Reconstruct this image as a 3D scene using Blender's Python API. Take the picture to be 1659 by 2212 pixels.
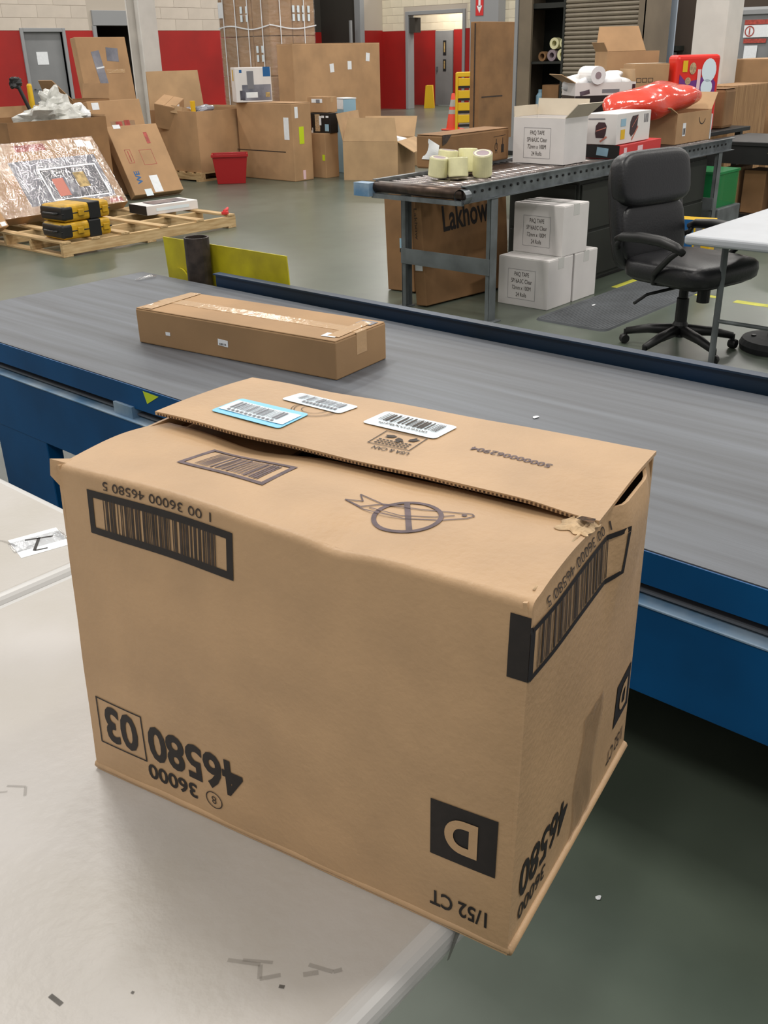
import bpy, bmesh, math, random
from mathutils import Vector, Matrix, noise
R = math.radians
random.seed(7)
scene = bpy.context.scene
for o in list(bpy.data.objects): bpy.data.objects.remove(o)
C = scene.collection

# ------------------------------------------------------------------ camera
YAW, PITCH, ROLL, FPX = R(48.2), R(25.6), R(-1.35), 2070.0
cam = bpy.data.cameras.new('camera'); camo = bpy.data.objects.new('camera', cam); C.objects.link(camo)
fw = Vector((math.sin(YAW)*math.cos(PITCH), math.cos(YAW)*math.cos(PITCH), -math.sin(PITCH)))
rt = Vector((math.cos(YAW), -math.sin(YAW), 0)); up = rt.cross(fw)
rt2 = rt*math.cos(ROLL) + up*math.sin(ROLL); up2 = up*math.cos(ROLL) - rt*math.sin(ROLL)
m = Matrix((rt2, up2, -fw)).transposed().to_4x4(); m.translation = (0, 0, 1.58)
camo.matrix_world = m
cam.sensor_fit = 'VERTICAL'; cam.sensor_height = 36.0; cam.lens = 36.0*FPX/2212.0
cam.clip_end = 200; cam.clip_start = 0.05
scene.camera = camo
# ------------------------------------------------------------------ light
scene.view_settings.view_transform = 'Standard'; scene.view_settings.look = 'None'
scene.view_settings.gamma = 1.0; scene.view_settings.use_curve_mapping = False
scene.view_settings.exposure = 0.0
w = bpy.data.worlds.new('hall_ambience'); scene.world = w; w.use_nodes = True
w.node_tree.nodes['Background'].inputs[0].default_value = (1.0, 0.97, 0.93, 1)
w.node_tree.nodes['Background'].inputs[1].default_value = 0.46
def high_bay(x, y, e, z=6.2, sx=1.25, sy=0.45):
    l = bpy.data.lights.new('high_bay_light', 'AREA'); l.shape = 'RECTANGLE'; l.size = sx; l.size_y = sy
    l.energy = e; l.color = (1.0, 0.96, 0.90)
    o = bpy.data.objects.new('high_bay_light', l); o.location = (x, y, z); C.objects.link(o)
for ix in range(6):
    for iy in range(5):
        x, y = 2.3 + 5.0*ix, 4.4 + 5.0*(iy-1)
        if (ix, iy) == (1, 2): x, y = 7.5, 7.2                 # this fixture hangs off the grid
        high_bay(x, y, 185 if (ix, iy) == (0, 1) else (30 if ix == 0 and iy == 0 else 100))
for (x, y, e) in ((-2.7, -.6, 110), (-2.7, 4.4, 50), (-2.7, -5.6, 60), (4.8, -2.8, 200)):      # first three: unseen lamps added behind the camera to brighten the carton front
    high_bay(x, y, e)

# ------------------------------------------------------------------ materials
def lin(c):
    return tuple(((v/255)/12.92 if v/255 <= 0.04045 else ((v/255+0.055)/1.055)**2.4) for v in c) + (1,)
def mat(name, col, rough=0.6, metal=0.0, var=0.0, scale=6.0, col2=None, bump=0.0, bscale=60.0, stretch=None,
        alpha=1.0, trans=0.0, coat=0.0, spec=0.5, emit=0.0, detail=4.0, lo=0.35, hi=0.65):
    mt = bpy.data.materials.new(name); mt.use_nodes = True
    nt = mt.node_tree; b = nt.nodes['Principled BSDF']
    b.inputs['Base Color'].default_value = lin(col); b.inputs['Roughness'].default_value = rough
    b.inputs['Metallic'].default_value = metal; b.inputs['Alpha'].default_value = alpha
    b.inputs['Transmission Weight'].default_value = trans; b.inputs['Coat Weight'].default_value = coat
    b.inputs['Specular IOR Level'].default_value = spec
    if emit: b.inputs['Emission Color'].default_value = lin(col); b.inputs['Emission Strength'].default_value = emit
    if var or col2 or bump:
        tc = nt.nodes.new('ShaderNodeTexCoord'); mp = nt.nodes.new('ShaderNodeMapping')
        nt.links.new(tc.outputs['Object'], mp.inputs[0])
        if stretch: mp.inputs['Scale'].default_value = stretch
        if col2 is None: col2 = tuple(v*(1-var) for v in col)
        n = nt.nodes.new('ShaderNodeTexNoise'); n.inputs['Scale'].default_value = scale; n.inputs['Detail'].default_value = detail
        nt.links.new(mp.outputs[0], n.inputs[0])
        r = nt.nodes.new('ShaderNodeValToRGB'); r.color_ramp.elements[0].position = lo; r.color_ramp.elements[1].position = hi
        r.color_ramp.elements[0].color = lin(col2); r.color_ramp.elements[1].color = lin(col)
        nt.links.new(n.outputs[0], r.inputs[0]); nt.links.new(r.outputs[0], b.inputs['Base Color'])
        if bump:
            n2 = nt.nodes.new('ShaderNodeTexNoise'); n2.inputs['Scale'].default_value = bscale; n2.inputs['Detail'].default_value = 3
            nt.links.new(mp.outputs[0], n2.inputs[0])
            bp = nt.nodes.new('ShaderNodeBump'); bp.inputs['Strength'].default_value = bump; bp.inputs['Distance'].default_value = 0.01
            nt.links.new(n2.outputs[0], bp.inputs['Height']); nt.links.new(bp.outputs[0], b.inputs['Normal'])
    return mt
M = {}
M['card'] = mat('kraft_cardboard', (186, 148, 108), 0.8, var=0.10, scale=3, bump=0.05, bscale=180)
M['card_hero'] = mat('kraft_cardboard_fine', (188, 154, 116), 0.5, var=0.07, scale=9, bump=0.10, bscale=130, detail=8)
M['card_mid'] = mat('mid_cardboard', (166, 132, 94), 0.75, var=0.10, scale=3, bump=0.05)
M['cream_card'] = mat('cream_board', (222, 210, 190), 0.7, var=0.05, scale=4)
M['white_table'] = mat('white_table_plastic', (180, 184, 190), 0.45, var=0.03, scale=6)
M['card_dark'] = mat('brown_cardboard', (150, 112, 74), 0.85, var=0.15, scale=3, bump=0.05)
M['card_pale'] = mat('pale_cardboard', (196, 162, 122), 0.8, var=0.10, scale=3, bump=0.05)
M['card_stripe'] = mat('ribbed_cardboard', (176, 138, 96), 0.8, col2=(146, 110, 74), scale=2.2, stretch=(14, 14, 1.2), bump=0.05)
M['card_edge'] = mat('torn_board_edge', (205, 176, 138), 0.9, var=0.25, scale=60)
M['flute'] = mat('board_flute_shadow', (96, 68, 42), 0.9, var=0.5, scale=200, stretch=(1, 1, 1))
M['white_card'] = mat('white_carton_board', (226, 222, 220), 0.6, var=0.04, scale=4)
M['white'] = mat('white_paper', (236, 240, 244), 0.5, var=0.03, scale=20)
M['sticker'] = mat('label_paper', (222, 236, 244), 0.35)
M['sticker_blue'] = mat('light_blue_label', (120, 196, 230), 0.35)
M['ink'] = mat('black_print', (34, 28, 26), 0.6, var=0.2, scale=80)
M['ink_soft'] = mat('brown_black_print', (66, 54, 46), 0.7, var=0.3, scale=60)
M['ink_purple'] = mat('purple_grey_print', (104, 88, 92), 0.7, var=0.2, scale=60)
M['ink_grey'] = mat('grey_print', (120, 120, 126), 0.6)
M['tape'] = mat('clear_brown_tape', (190, 156, 116), 0.12, spec=0.7, bump=0.25, bscale=40)
M['tape_grey'] = mat('greyed_clear_tape', (172, 148, 120), 0.16, spec=0.8, var=0.15, scale=14, bump=0.4, bscale=30, alpha=0.35)
M['tape_white'] = mat('clear_tape_on_white', (206, 205, 202), 0.25)
M['table'] = mat('moulded_table_plastic', (186, 182, 178), 0.42, col2=(176, 171, 163), scale=3.5, bump=0.10, bscale=70)
M['table_rim'] = mat('table_rim_plastic', (190, 189, 187), 0.35)
M['scuff'] = mat('dark_scuff', (120, 114, 104), 0.6, var=0.3, scale=40, alpha=0.22)
M['scuff_dark'] = mat('black_scuff', (96, 92, 86), 0.6, var=0.3, scale=40, alpha=0.7)
M['belt'] = mat('worn_grey_belt', (100, 105, 112), 0.5, col2=(74, 76, 80), scale=1.6, stretch=(13, 0.55, 1), bump=0.06, bscale=16, detail=7, lo=0.3, hi=0.7)
M['blue'] = mat('blue_painted_steel', (0, 80, 136), 0.45, col2=(0, 66, 114), scale=2.5, spec=0.3)
M['blue_pale'] = mat('pale_blue_steel', (150, 168, 184), 0.4, col2=(84, 122, 156), scale=7, spec=0.6)
M['blue_dark'] = mat('dark_blue_steel', (20, 36, 48), 0.45, col2=(8, 46, 80), scale=1.2)
M['steel'] = mat('galvanised_steel', (140, 146, 150), 0.38, 0.75, var=0.25, scale=9)
M['steel_paint'] = mat('grey_painted_steel', (112, 118, 120), 0.5, var=0.2, scale=6)
M['roller'] = mat('zinc_roller', (150, 140, 136), 0.25, 0.9, var=0.2, scale=12)
M['roller_dark'] = mat('rusty_roller', (96, 80, 70), 0.35, 0.7, var=0.3, scale=14)
M['pipe'] = mat('rusty_dark_pipe', (74, 64, 58), 0.5, 0.3, var=0.35, scale=20)
M['guard'] = mat('dirty_yellow_paint', (206, 194, 30), 0.5, col2=(160, 146, 26), scale=5, detail=8)
M['black'] = mat('black_plastic', (26, 26, 27), 0.45)
M['black_steel'] = mat('black_steel', (22, 22, 22), 0.5, var=0.3, scale=5)
M['cab_dark'] = mat('dark_green_steel', (34, 38, 32), 0.6, var=0.35, scale=2)
M['leather'] = mat('black_leather', (27, 27, 30), 0.38, bump=0.12, bscale=90, spec=0.5)
M['rubber'] = mat('rubber_mat', (78, 82, 86), 0.75, var=0.15, scale=5)
M['rubber_dark'] = mat('black_rubber', (38, 40, 42), 0.75, var=0.2, scale=10)
M['wood'] = mat('pallet_pine', (206, 178, 134), 0.75, col2=(176, 144, 98), scale=3, stretch=(1.5, 14, 14), bump=0.05)
M['wood_y'] = mat('pallet_pine_cross', (204, 176, 132), 0.75, col2=(170, 138, 94), scale=3, stretch=(14, 1.5, 14), bump=0.05)
M['red'] = mat('red_plastic', (160, 20, 24), 0.45)
M['red_bright'] = mat('bright_red_board', (206, 50, 50), 0.5)
M['yellow'] = mat('yellow_plastic', (226, 182, 30), 0.45)
M['yellow_case'] = mat('worn_yellow_plastic', (206, 160, 28), 0.5, var=0.2, scale=12)
M['lime'] = mat('lime_label', (202, 222, 40), 0.5)
M['orange_bag'] = mat('orange_poly_film', (222, 72, 50), 0.16, spec=0.8, col2=(204, 60, 42), scale=6, bump=0.6, bscale=12)
M['cone'] = mat('cone_orange', (228, 72, 44), 0.5)
M['reflect'] = mat('grey_reflective_tape', (176, 176, 172), 0.4)
M['film'] = mat('wrinkled_clear_film', (226, 226, 222), 0.12, spec=0.9, alpha=0.13, bump=1.0, bscale=7, stretch=(1, 1, 4))
M['plastic_white'] = mat('white_bubble_plastic', (214, 214, 208), 0.25, spec=0.6, var=0.12, scale=12, bump=0.6, bscale=24)
M['tissue'] = mat('white_tissue', (232, 234, 236), 0.7, bump=0.3, bscale=20)
M['taperoll'] = mat('pale_yellow_tape', (236, 232, 184), 0.25, spec=0.6, var=0.06, scale=14)
M['core'] = mat('grey_roll_core', (150, 134, 140), 0.7)
M['wall_white'] = mat('white_block_paint', (204, 193, 180), 0.7, var=0.05, scale=2)
M['wall_warm'] = mat('cream_block_paint', (232, 222, 198), 0.7, var=0.05, scale=2)
M['mortar'] = mat('painted_mortar', (186, 176, 163), 0.8)
M['wall_red'] = mat('red_wall_paint', (170, 24, 18), 0.6, var=0.14, scale=0.8)
M['door_grey'] = mat('grey_door_paint', (134, 136, 138), 0.5, var=0.06, scale=2)
M['frame_grey'] = mat('grey_frame_paint', (146, 148, 150), 0.5)
M['shade'] = mat('interior_shade', (58, 54, 48), 0.9)
M['col_white'] = mat('white_column_paint', (222, 218, 212), 0.5, var=0.06, scale=3)
M['shutter'] = mat('grey_shutter_slats', (150, 140, 124), 0.4, 0.3, var=0.1, scale=4)
M['cab_tan'] = mat('tan_steel', (126, 114, 96), 0.5, var=0.1, scale=3)
M['pale_blue'] = mat('pale_blue_panel', (170, 184, 200), 0.5)
M['dark_brown'] = mat('dark_brown_panel', (70, 58, 48), 0.7)
M['green'] = mat('green_plastic', (40, 150, 88), 0.3, alpha=0.5)
M['blue_box'] = mat('blue_print', (24, 92, 150), 0.5)
M['sky_box'] = mat('light_blue_board', (148, 184, 204), 0.5)
M['purple'] = mat('purple_print', (112, 50, 130), 0.45)
M['pack_red'] = mat('red_pack_film', (222, 40, 28), 0.28, spec=0.6, bump=0.15, bscale=14)
M['pink'] = mat('pale_pink_print', (236, 200, 206), 0.4)
M['photo_dark'] = mat('dark_photo_print', (52, 50, 56), 0.2, col2=(104, 104, 116), scale=5, spec=0.6)
M['photo_grey'] = mat('grey_photo_print', (150, 150, 160), 0.2, col2=(104, 106, 118), scale=4, spec=0.6)
M['tan_print'] = mat('tan_print', (196, 168, 110), 0.4, var=0.3, scale=20)
M['rose'] = mat('rose_print', (196, 120, 104), 0.4)
M['plum'] = mat('dark_plum_print', (60, 34, 40), 0.35)
M['red_print'] = mat('faded_red_print', (186, 78, 66), 0.5, var=0.2, scale=20)
M['line_yellow'] = mat('yellow_floor_tape', (206, 204, 70), 0.6, var=0.15, scale=8)

# clear stretch film: mostly see-through, sharp wrinkled glints
def film(name, fac, sc, stretch, strength):
    mt = bpy.data.materials.new(name); mt.use_nodes = True; nt = mt.node_tree
    nt.nodes.remove(nt.nodes['Principled BSDF']); out = nt.nodes['Material Output']
    tr, gl, mxs = nt.nodes.new('ShaderNodeBsdfTransparent'), nt.nodes.new('ShaderNodeBsdfGlossy'), nt.nodes.new('ShaderNodeMixShader')
    gl.inputs['Roughness'].default_value = .12; mxs.inputs[0].default_value = fac
    tc, mp, nz, bp = nt.nodes.new('ShaderNodeTexCoord'), nt.nodes.new('ShaderNodeMapping'), nt.nodes.new('ShaderNodeTexNoise'), nt.nodes.new('ShaderNodeBump')
    mp.inputs['Scale'].default_value = stretch; nz.inputs['Scale'].default_value = sc; nz.inputs['Detail'].default_value = 5
    bp.inputs['Strength'].default_value = strength; bp.inputs['Distance'].default_value = .14
    nt.links.new(tc.outputs['Object'], mp.inputs[0]); nt.links.new(mp.outputs[0], nz.inputs[0]); nt.links.new(nz.outputs[0], bp.inputs['Height'])
    nt.links.new(bp.outputs[0], gl.inputs['Normal']); nt.links.new(tr.outputs[0], mxs.inputs[1]); nt.links.new(gl.outputs[0], mxs.inputs[2]); nt.links.new(mxs.outputs[0], out.inputs[0])
    return mt
M['film'] = film('wrinkled_clear_film', .20, 6.0, (1, 1, 3.5), 1.0)
M['film_flat'] = film('taut_clear_film', .22, 2.2, (5, 1, 1), .5)
# floor: worn green-grey epoxy
fl = bpy.data.materials.new('green_grey_epoxy'); fl.use_nodes = True
nt = fl.node_tree; b = nt.nodes['Principled BSDF']
tc = nt.nodes.new('ShaderNodeTexCoord')
n1 = nt.nodes.new('ShaderNodeTexNoise'); n1.inputs['Scale'].default_value = 0.45; n1.inputs['Detail'].default_value = 6
n2 = nt.nodes.new('ShaderNodeTexNoise'); n2.inputs['Scale'].default_value = 5.0; n2.inputs['Detail'].default_value = 8
r1 = nt.nodes.new('ShaderNodeValToRGB'); r1.color_ramp.elements[0].position = .32; r1.color_ramp.elements[1].position = .68
r1.color_ramp.elements[0].color = lin((76, 87, 75)); r1.color_ramp.elements[1].color = lin((100, 108, 97))
mx = nt.nodes.new('ShaderNodeMix'); mx.data_type = 'RGBA'; mx.blend_type = 'MULTIPLY'; mx.inputs[0].default_value = .5
r2 = nt.nodes.new('ShaderNodeValToRGB'); r2.color_ramp.elements[0].position = .3; r2.color_ramp.elements[1].position = .6
r2.color_ramp.elements[0].color = (.72, .72, .70, 1); r2.color_ramp.elements[1].color = (1, 1, 1, 1)
for n in (n1, n2): nt.links.new(tc.outputs['Object'], n.inputs[0])
nt.links.new(n1.outputs[0], r1.inputs[0]); nt.links.new(n2.outputs[0], r2.inputs[0])
nt.links.new(r1.outputs[0], mx.inputs[6]); nt.links.new(r2.outputs[0], mx.inputs[7]); nt.links.new(mx.outputs[2], b.inputs['Base Color'])
b.inputs['Roughness'].default_value = 0.30; b.inputs['Specular IOR Level'].default_value = 0.7
M['floor'] = fl

# ------------------------------------------------------------------ mesh helpers
class MB:
    def __init__(s): s.v = []; s.f = []
    def add(s, vs, fs, mtx=None):
        k = len(s.v)
        s.v += [tuple(mtx @ Vector(p)) if mtx else tuple(p) for p in vs]
        s.f += [tuple(i+k for i in f) for f in fs]; return s
    def box(s, x0, x1, y0, y1, z0, z1, mtx=None):
        return s.add([(x0,y0,z0),(x1,y0,z0),(x1,y1,z0),(x0,y1,z0),(x0,y0,z1),(x1,y0,z1),(x1,y1,z1),(x0,y1,z1)],
              [(0,3,2,1),(4,5,6,7),(0,1,5,4),(1,2,6,5),(2,3,7,6),(3,0,4,7)], mtx)
    def quad(s, a, b, c, d): return s.add([a, b, c, d], [(0, 1, 2, 3)])
    def bar(s, p, q, wd, ht, upv=(0, 0, 1)):
        p, q = Vector(p), Vector(q); d = (q-p); L = d.length; d /= L
        u = Vector(upv); sd = d.cross(u).normalized(); u = sd.cross(d)
        mt = Matrix((d, sd, u)).transposed().to_4x4(); mt.translation = p
        return s.box(0, L, -wd/2, wd/2, -ht/2, ht/2, mt)
    def tube(s, pts, r, n=12, caps=True, inner=None):
        pts = [Vector(p) for p in pts]; rs = r if isinstance(r, (list, tuple)) else [r]*len(pts)
        k = len(s.v); ref = None
        for i, p in enumerate(pts):
            d = (pts[min(i+1, len(pts)-1)] - pts[max(i-1, 0)]).normalized()
            if ref is None: ref = Vector((0, 0, 1)) if abs(d.z) < .9 else Vector((1, 0, 0))
            a = d.cross(ref).normalized(); b_ = a.cross(d); ref = b_
            for j in range(n):
                t = 2*math.pi*j/n; s.v.append(tuple(p + (a*math.cos(t) + b_*math.sin(t))*rs[i]))
        for i in range(len(pts)-1):
            for j in range(n): s.f.append((k+i*n+j, k+i*n+(j+1) % n, k+(i+1)*n+(j+1) % n, k+(i+1)*n+j))
        if caps:
            s.f.append(tuple(k+j for j in reversed(range(n)))); s.f.append(tuple(k+(len(pts)-1)*n+j for j in range(n)))
        return s
    def lathe(s, prof, n=24, mtx=None):
        k = len(prof); vs = []; fs = []
        for j in range(n):
            t = 2*math.pi*j/n
            for (r, z) in prof: vs.append((r*math.cos(t), r*math.sin(t), z))
        for j in range(n):
            for i in range(k-1): fs.append((j*k+i, ((j+1) % n)*k+i, ((j+1) % n)*k+i+1, j*k+i+1))
        return s.add(vs, fs, mtx)
    def grid(s, fn, nu, nv):
        vs = [tuple(fn(i/nu, j/nv)) for j in range(nv+1) for i in range(nu+1)]
        fs = [(j*(nu+1)+i, j*(nu+1)+i+1, (j+1)*(nu+1)+i+1, (j+1)*(nu+1)+i) for j in range(nv) for i in range(nu)]
        return s.add(vs, fs)
    def blob(s, c, r, e1=1.0, e2=1.0, nu=24, nv=14, amp=0.0, fq=6.0, mtx=None, seed=0.0):
        pw = lambda v, e: math.copysign(abs(v)**e, v)
        vs = []; fs = []
        for j in range(nv+1):
            a = -math.pi/2 + math.pi*j/nv
            for i in range(nu):
                t = 2*math.pi*i/nu
                p = Vector((r[0]*pw(math.cos(a), e1)*pw(math.cos(t), e2), r[1]*pw(math.cos(a), e1)*pw(math.sin(t), e2), r[2]*pw(math.sin(a), e1)))
                if amp: p *= 1 + amp*noise.noise(p*fq + Vector((seed, seed*2, 1.3)))
                vs.append(tuple(p + Vector(c)))
        for j in range(nv):
            for i in range(nu): fs.append((j*nu+i, j*nu+(i+1) % nu, (j+1)*nu+(i+1) % nu, (j+1)*nu+i))
        return s.add(vs, fs, mtx)
    def build(s, name, mt, parent=None, bevel=0.0, seg=2, smooth=False, thick=0.0, loc=None, rot=None, off=-1.0):
        me = bpy.data.meshes.new(name); me.from_pydata(s.v, [], s.f); me.validate(); me.update()
        if smooth:
            for p in me.polygons: p.use_smooth = True
        me.materials.append(M[mt] if isinstance(mt, str) else mt)
        o = bpy.data.objects.new(name, me); C.objects.link(o)
        if parent is not None: o.parent = parent
        if loc: o.location = loc
        if rot: o.rotation_euler = rot
        if thick:
            md = o.modifiers.new('thickness', 'SOLIDIFY'); md.thickness = thick; md.offset = off
            if smooth:
                es = o.modifiers.new('crisp_rims', 'EDGE_SPLIT'); es.split_angle = R(38)
        if bevel:
            md = o.modifiers.new('soft_edges', 'BEVEL'); md.width = bevel; md.segments = seg; md.limit_method = 'ANGLE'; md.angle_limit = R(40)
            md.harden_normals = False
        return o
def tag(o, label=None, cat=None, group=None, kind=None):
    if label: o['label'] = label
    if cat: o['category'] = cat
    if group: o['group'] = group
    if kind: o['kind'] = kind
    return o
def thing(name, label, cat, loc=(0, 0, 0), rz=0.0, group=None, rot=None):
    o = bpy.data.objects.new(name, None); C.objects.link(o); o.empty_display_size = .1
    o.location = loc; o.rotation_euler = rot if rot else (0, 0, rz)
    return tag(o, label, cat, group)
def twin(o, parent, loc=None, rot=None):
    c = o.copy(); C.objects.link(c); c.parent = parent
    if loc is not None: c.location = loc
    if rot is not None: c.rotation_euler = rot
    return c
def copy_tree(o, loc, rot=None, label=None):
    c = o.copy(); C.objects.link(c); c.location = loc
    if rot: c.rotation_euler = rot
    if label: c['label'] = label
    for ch in list(o.children):
        d = ch.copy(); C.objects.link(d); d.parent = c
        for g in list(ch.children):
            e = g.copy(); C.objects.link(e); e.parent = d
    return c
def face(sz, f):
    """centre, right, up, outward normal of one face of a box centred in x, y and standing on z = 0"""
    x, y, z = sz
    return {'-y': (Vector((0, -y/2, z/2)), Vector((1, 0, 0)), Vector((0, 0, 1)), Vector((0, -1, 0))),
            '+y': (Vector((0, y/2, z/2)), Vector((-1, 0, 0)), Vector((0, 0, 1)), Vector((0, 1, 0))),
            '-x': (Vector((-x/2, 0, z/2)), Vector((0, -1, 0)), Vector((0, 0, 1)), Vector((-1, 0, 0))),
            '+x': (Vector((x/2, 0, z/2)), Vector((0, 1, 0)), Vector((0, 0, 1)), Vector((1, 0, 0))),
            '+z': (Vector((0, 0, z)), Vector((1, 0, 0)), Vector((0, 1, 0)), Vector((0, 0, 1)))}[f]
def on_face(sz, f, lift=0.0012):
    c, u, v, n = face(sz, f)
    return lambda a, b: c + u*a + v*b + n*lift
def patch(root, name, sz, f, a, b, wd, ht, mt, rot=0.0, lift=0.0012, th=0.0008, poly=None):
    fn = on_face(sz, f, lift); cs, sn = math.cos(rot), math.sin(rot)
    pts = poly or [(-wd/2, -ht/2), (wd/2, -ht/2), (wd/2, ht/2), (-wd/2, ht/2)]
    P = [fn(a + x*cs - y*sn, b + x*sn + y*cs) for x, y in pts]
    n = face(sz, f)[3]*th; k = len(P)
    mb = MB(); mb.add([p+n for p in P] + P, [tuple(range(k))] + [(i, k+i, k+(i+1) % k, (i+1) % k) for i in range(k)])
    return mb.build(name, mt, root)
def glyphs(txt, size, bold=0.0, sx=1.0, spacing=1.0, line=1.0):
    """flat outline letters, centred; returns (vertices 2D, faces)"""
    cu = bpy.data.curves.new('lettering', 'FONT'); cu.body = txt; cu.size = size; cu.align_x = 'CENTER'; cu.align_y = 'CENTER'
    cu.offset = bold*size; cu.space_character = spacing; cu.space_line = line; cu.resolution_u = 8 if txt == 'D' or not bold else 3
    o = bpy.data.objects.new('lettering', cu); C.objects.link(o)
    bpy.context.view_layer.update()
    me = bpy.data.meshes.new_from_object(o.evaluated_get(bpy.context.evaluated_depsgraph_get()))
    vs = [(v.co.x*sx, v.co.y) for v in me.vertices]; fs = [tuple(p.vertices) for p in me.polygons]
    bpy.data.objects.remove(o); bpy.data.meshes.remove(me); bpy.data.curves.remove(cu)
    xs = [v[0] for v in vs]; ys = [v[1] for v in vs]; cx, cy = (min(xs)+max(xs))/2, (min(ys)+max(ys))/2
    return [(x-cx, y-cy) for x, y in vs], fs
def write(root, name, fn, txt, size, a, b, mt, rot=0.0, sx=1.0, bold=0.0, wd=None, ht=None, spacing=1.0, line=1.0):
    vs, fs = glyphs(txt, size, bold, sx, spacing, line)
    if wd: k = wd/(max(v[0] for v in vs)-min(v[0] for v in vs)); vs = [(x*k, y) for x, y in vs]
    if ht: k = ht/(max(v[1] for v in vs)-min(v[1] for v in vs)); vs = [(x, y*k) for x, y in vs]
    cs, sn = math.cos(rot), math.sin(rot)
    mb = MB(); mb.add([fn(a + x*cs - y*sn, b + x*sn + y*cs) for x, y in vs], fs)
    return mb.build(name, mt, root)
def frame_pts(mb, fn, x0, x1, y0, y1, t, seg=1):
    for (a0, a1, b0, b1) in ((x0, x1, y0, y0+t), (x0, x1, y1-t, y1), (x0, x0+t, y0+t, y1-t), (x1-t, x1, y0+t, y1-t)):
        n = max(1, int(abs(a1-a0)/(abs(x1-x0)/seg)+.5))
        for i in range(n):
            p, q = a0+(a1-a0)*i/n, a0+(a1-a0)*(i+1)/n
            mb.quad(fn(p, b0), fn(q, b0), fn(q, b1), fn(p, b1))
def bars(mb, fn, x0, x1, y0, y1, seed, unit):
    rnd = random.Random(seed); x = x0
    while x < x1:
        wv = unit*rnd.choice((1, 1, 2, 3)); e = min(x+wv, x1)
        mb.quad(fn(x, y0), fn(e, y0), fn(e, y1), fn(x, y1)); x = e + unit*rnd.choice((1, 1, 2, 2, 3))
def carton(name, label, cat, loc, sz, rz=0.0, mt='card', group=None, tape='tape', rot=None, flaps=True, tape_w=0.06, along='x', bevel=0.006):
    root = thing(name, label, cat, loc, rz, group, rot); x, y, z = sz
    MB().box(-x/2, x/2, -y/2, y/2, 0, z-.004).build('body', mt, root, bevel=bevel)
    if flaps:
        g = .002
        if along == 'x':
            for s in (-1, 1): MB().box(-x/2+.002, x/2-.002, min(s*g, s*(y/2-.002)), max(s*g, s*(y/2-.002)), z-.004, z).build('flap', mt, root, bevel=.0015, seg=1)
        else:
            for s in (-1, 1): MB().box(min(s*g, s*(x/2-.002)), max(s*g, s*(x/2-.002)), -y/2+.002, y/2-.002, z-.004, z).build('flap', mt, root, bevel=.0015, seg=1)
    if tape:
        t = tape_w/2; mb = MB()
        if along == 'x':
            mb.box(-x/2-.001, x/2+.001, -t, t, z, z+.001)
            for s in (-1, 1): mb.box(min(s*x/2, s*(x/2+.001)), max(s*x/2, s*(x/2+.001)), -t, t, z-.07, z)
        else:
            mb.box(-t, t, -y/2-.001, y/2+.001, z, z+.001)
            for s in (-1, 1): mb.box(-t, t, min(s*y/2, s*(y/2+.001)), max(s*y/2, s*(y/2+.001)), z-.07, z)
        mb.build('tape_strip', tape, root)
    return root
def open_carton(name, label, cat, loc, sz, rz=0.0, mt='card', inside=None, flaps=(), fl=0.25, t=0.006, rot=None, group=None, base=True):
    """open box; flaps: (side, angle from upright outward in degrees, length, [taper])"""
    root = thing(name, label, cat, loc, rz, group, rot); x, y, z = sz
    mb = MB()
    mb.box(-x/2, x/2, -y/2, -y/2+t, 0, z); mb.box(-x/2, x/2, y/2-t, y/2, 0, z)
    mb.box(-x/2, -x/2+t, -y/2+t, y/2-t, 0, z); mb.box(x/2-t, x/2, -y/2+t, y/2-t, 0, z)
    mb.box(-x/2+t, x/2-t, -y/2+t, y/2-t, 0, t)
    mb.build('body', mt, root)
    for fdef in flaps:
        sd, ang, ln = fdef[:3]; tp = fdef[3] if len(fdef) > 3 else 0.0
        c, u, v, n = face(sz, sd); hw = (x if sd[1] == 'y' else y)/2 - .002
        d = n*math.sin(R(ang)) + Vector((0, 0, 1))*math.cos(R(ang)); nn = n*math.cos(R(ang)) - Vector((0, 0, 1))*math.sin(R(ang))
        h = c + Vector((0, 0, z/2+.001)) - n*t/2
        P = [h - u*hw, h + u*hw, h + u*(hw-tp) + d*ln, h - u*(hw-tp) + d*ln]
        q = nn*(t/2)
        MB().add([p+q for p in P] + [p-q for p in P], [(0,1,2,3),(7,6,5,4),(0,4,5,1),(1,5,6,2),(2,6,7,3),(3,7,4,0)]).build('flap', inside or mt, root)
    return root

# ================================================================== the setting
tag(MB().box(-12, 34, -12, 34, -.1, 0).build('floor', 'floor'), kind='structure')
ZL, ZR = 2.19, 2.16           # height of the red band on the two back walls
TOP = 3.6
wb = MB(); rb = MB()
YB = 21.5; XW = 24.5
op = [(12.5, 13.47, 2.17), (14.35, 15.75, 2.29), (21.42, 23.47, TOP)]     # door, passage, dock opening
xs = 6.0
for (a, b_, h) in op:
    wb.box(xs, a, YB, YB+.2, ZL, TOP); rb.box(xs, a, YB, YB+.2, 0, ZL)
    if h < TOP: wb.box(a, b_, YB, YB+.2, max(h, ZL), TOP)
    xs = b_
wb.box(xs, XW+.2, YB, YB+.2, ZL, TOP); rb.box(xs, XW+.2, YB, YB+.2, 0, ZL)
wall_back = tag(wb.build('wall_back', 'mortar'), kind='structure')
rb.build('red_band', 'wall_red', wall_back)
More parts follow.
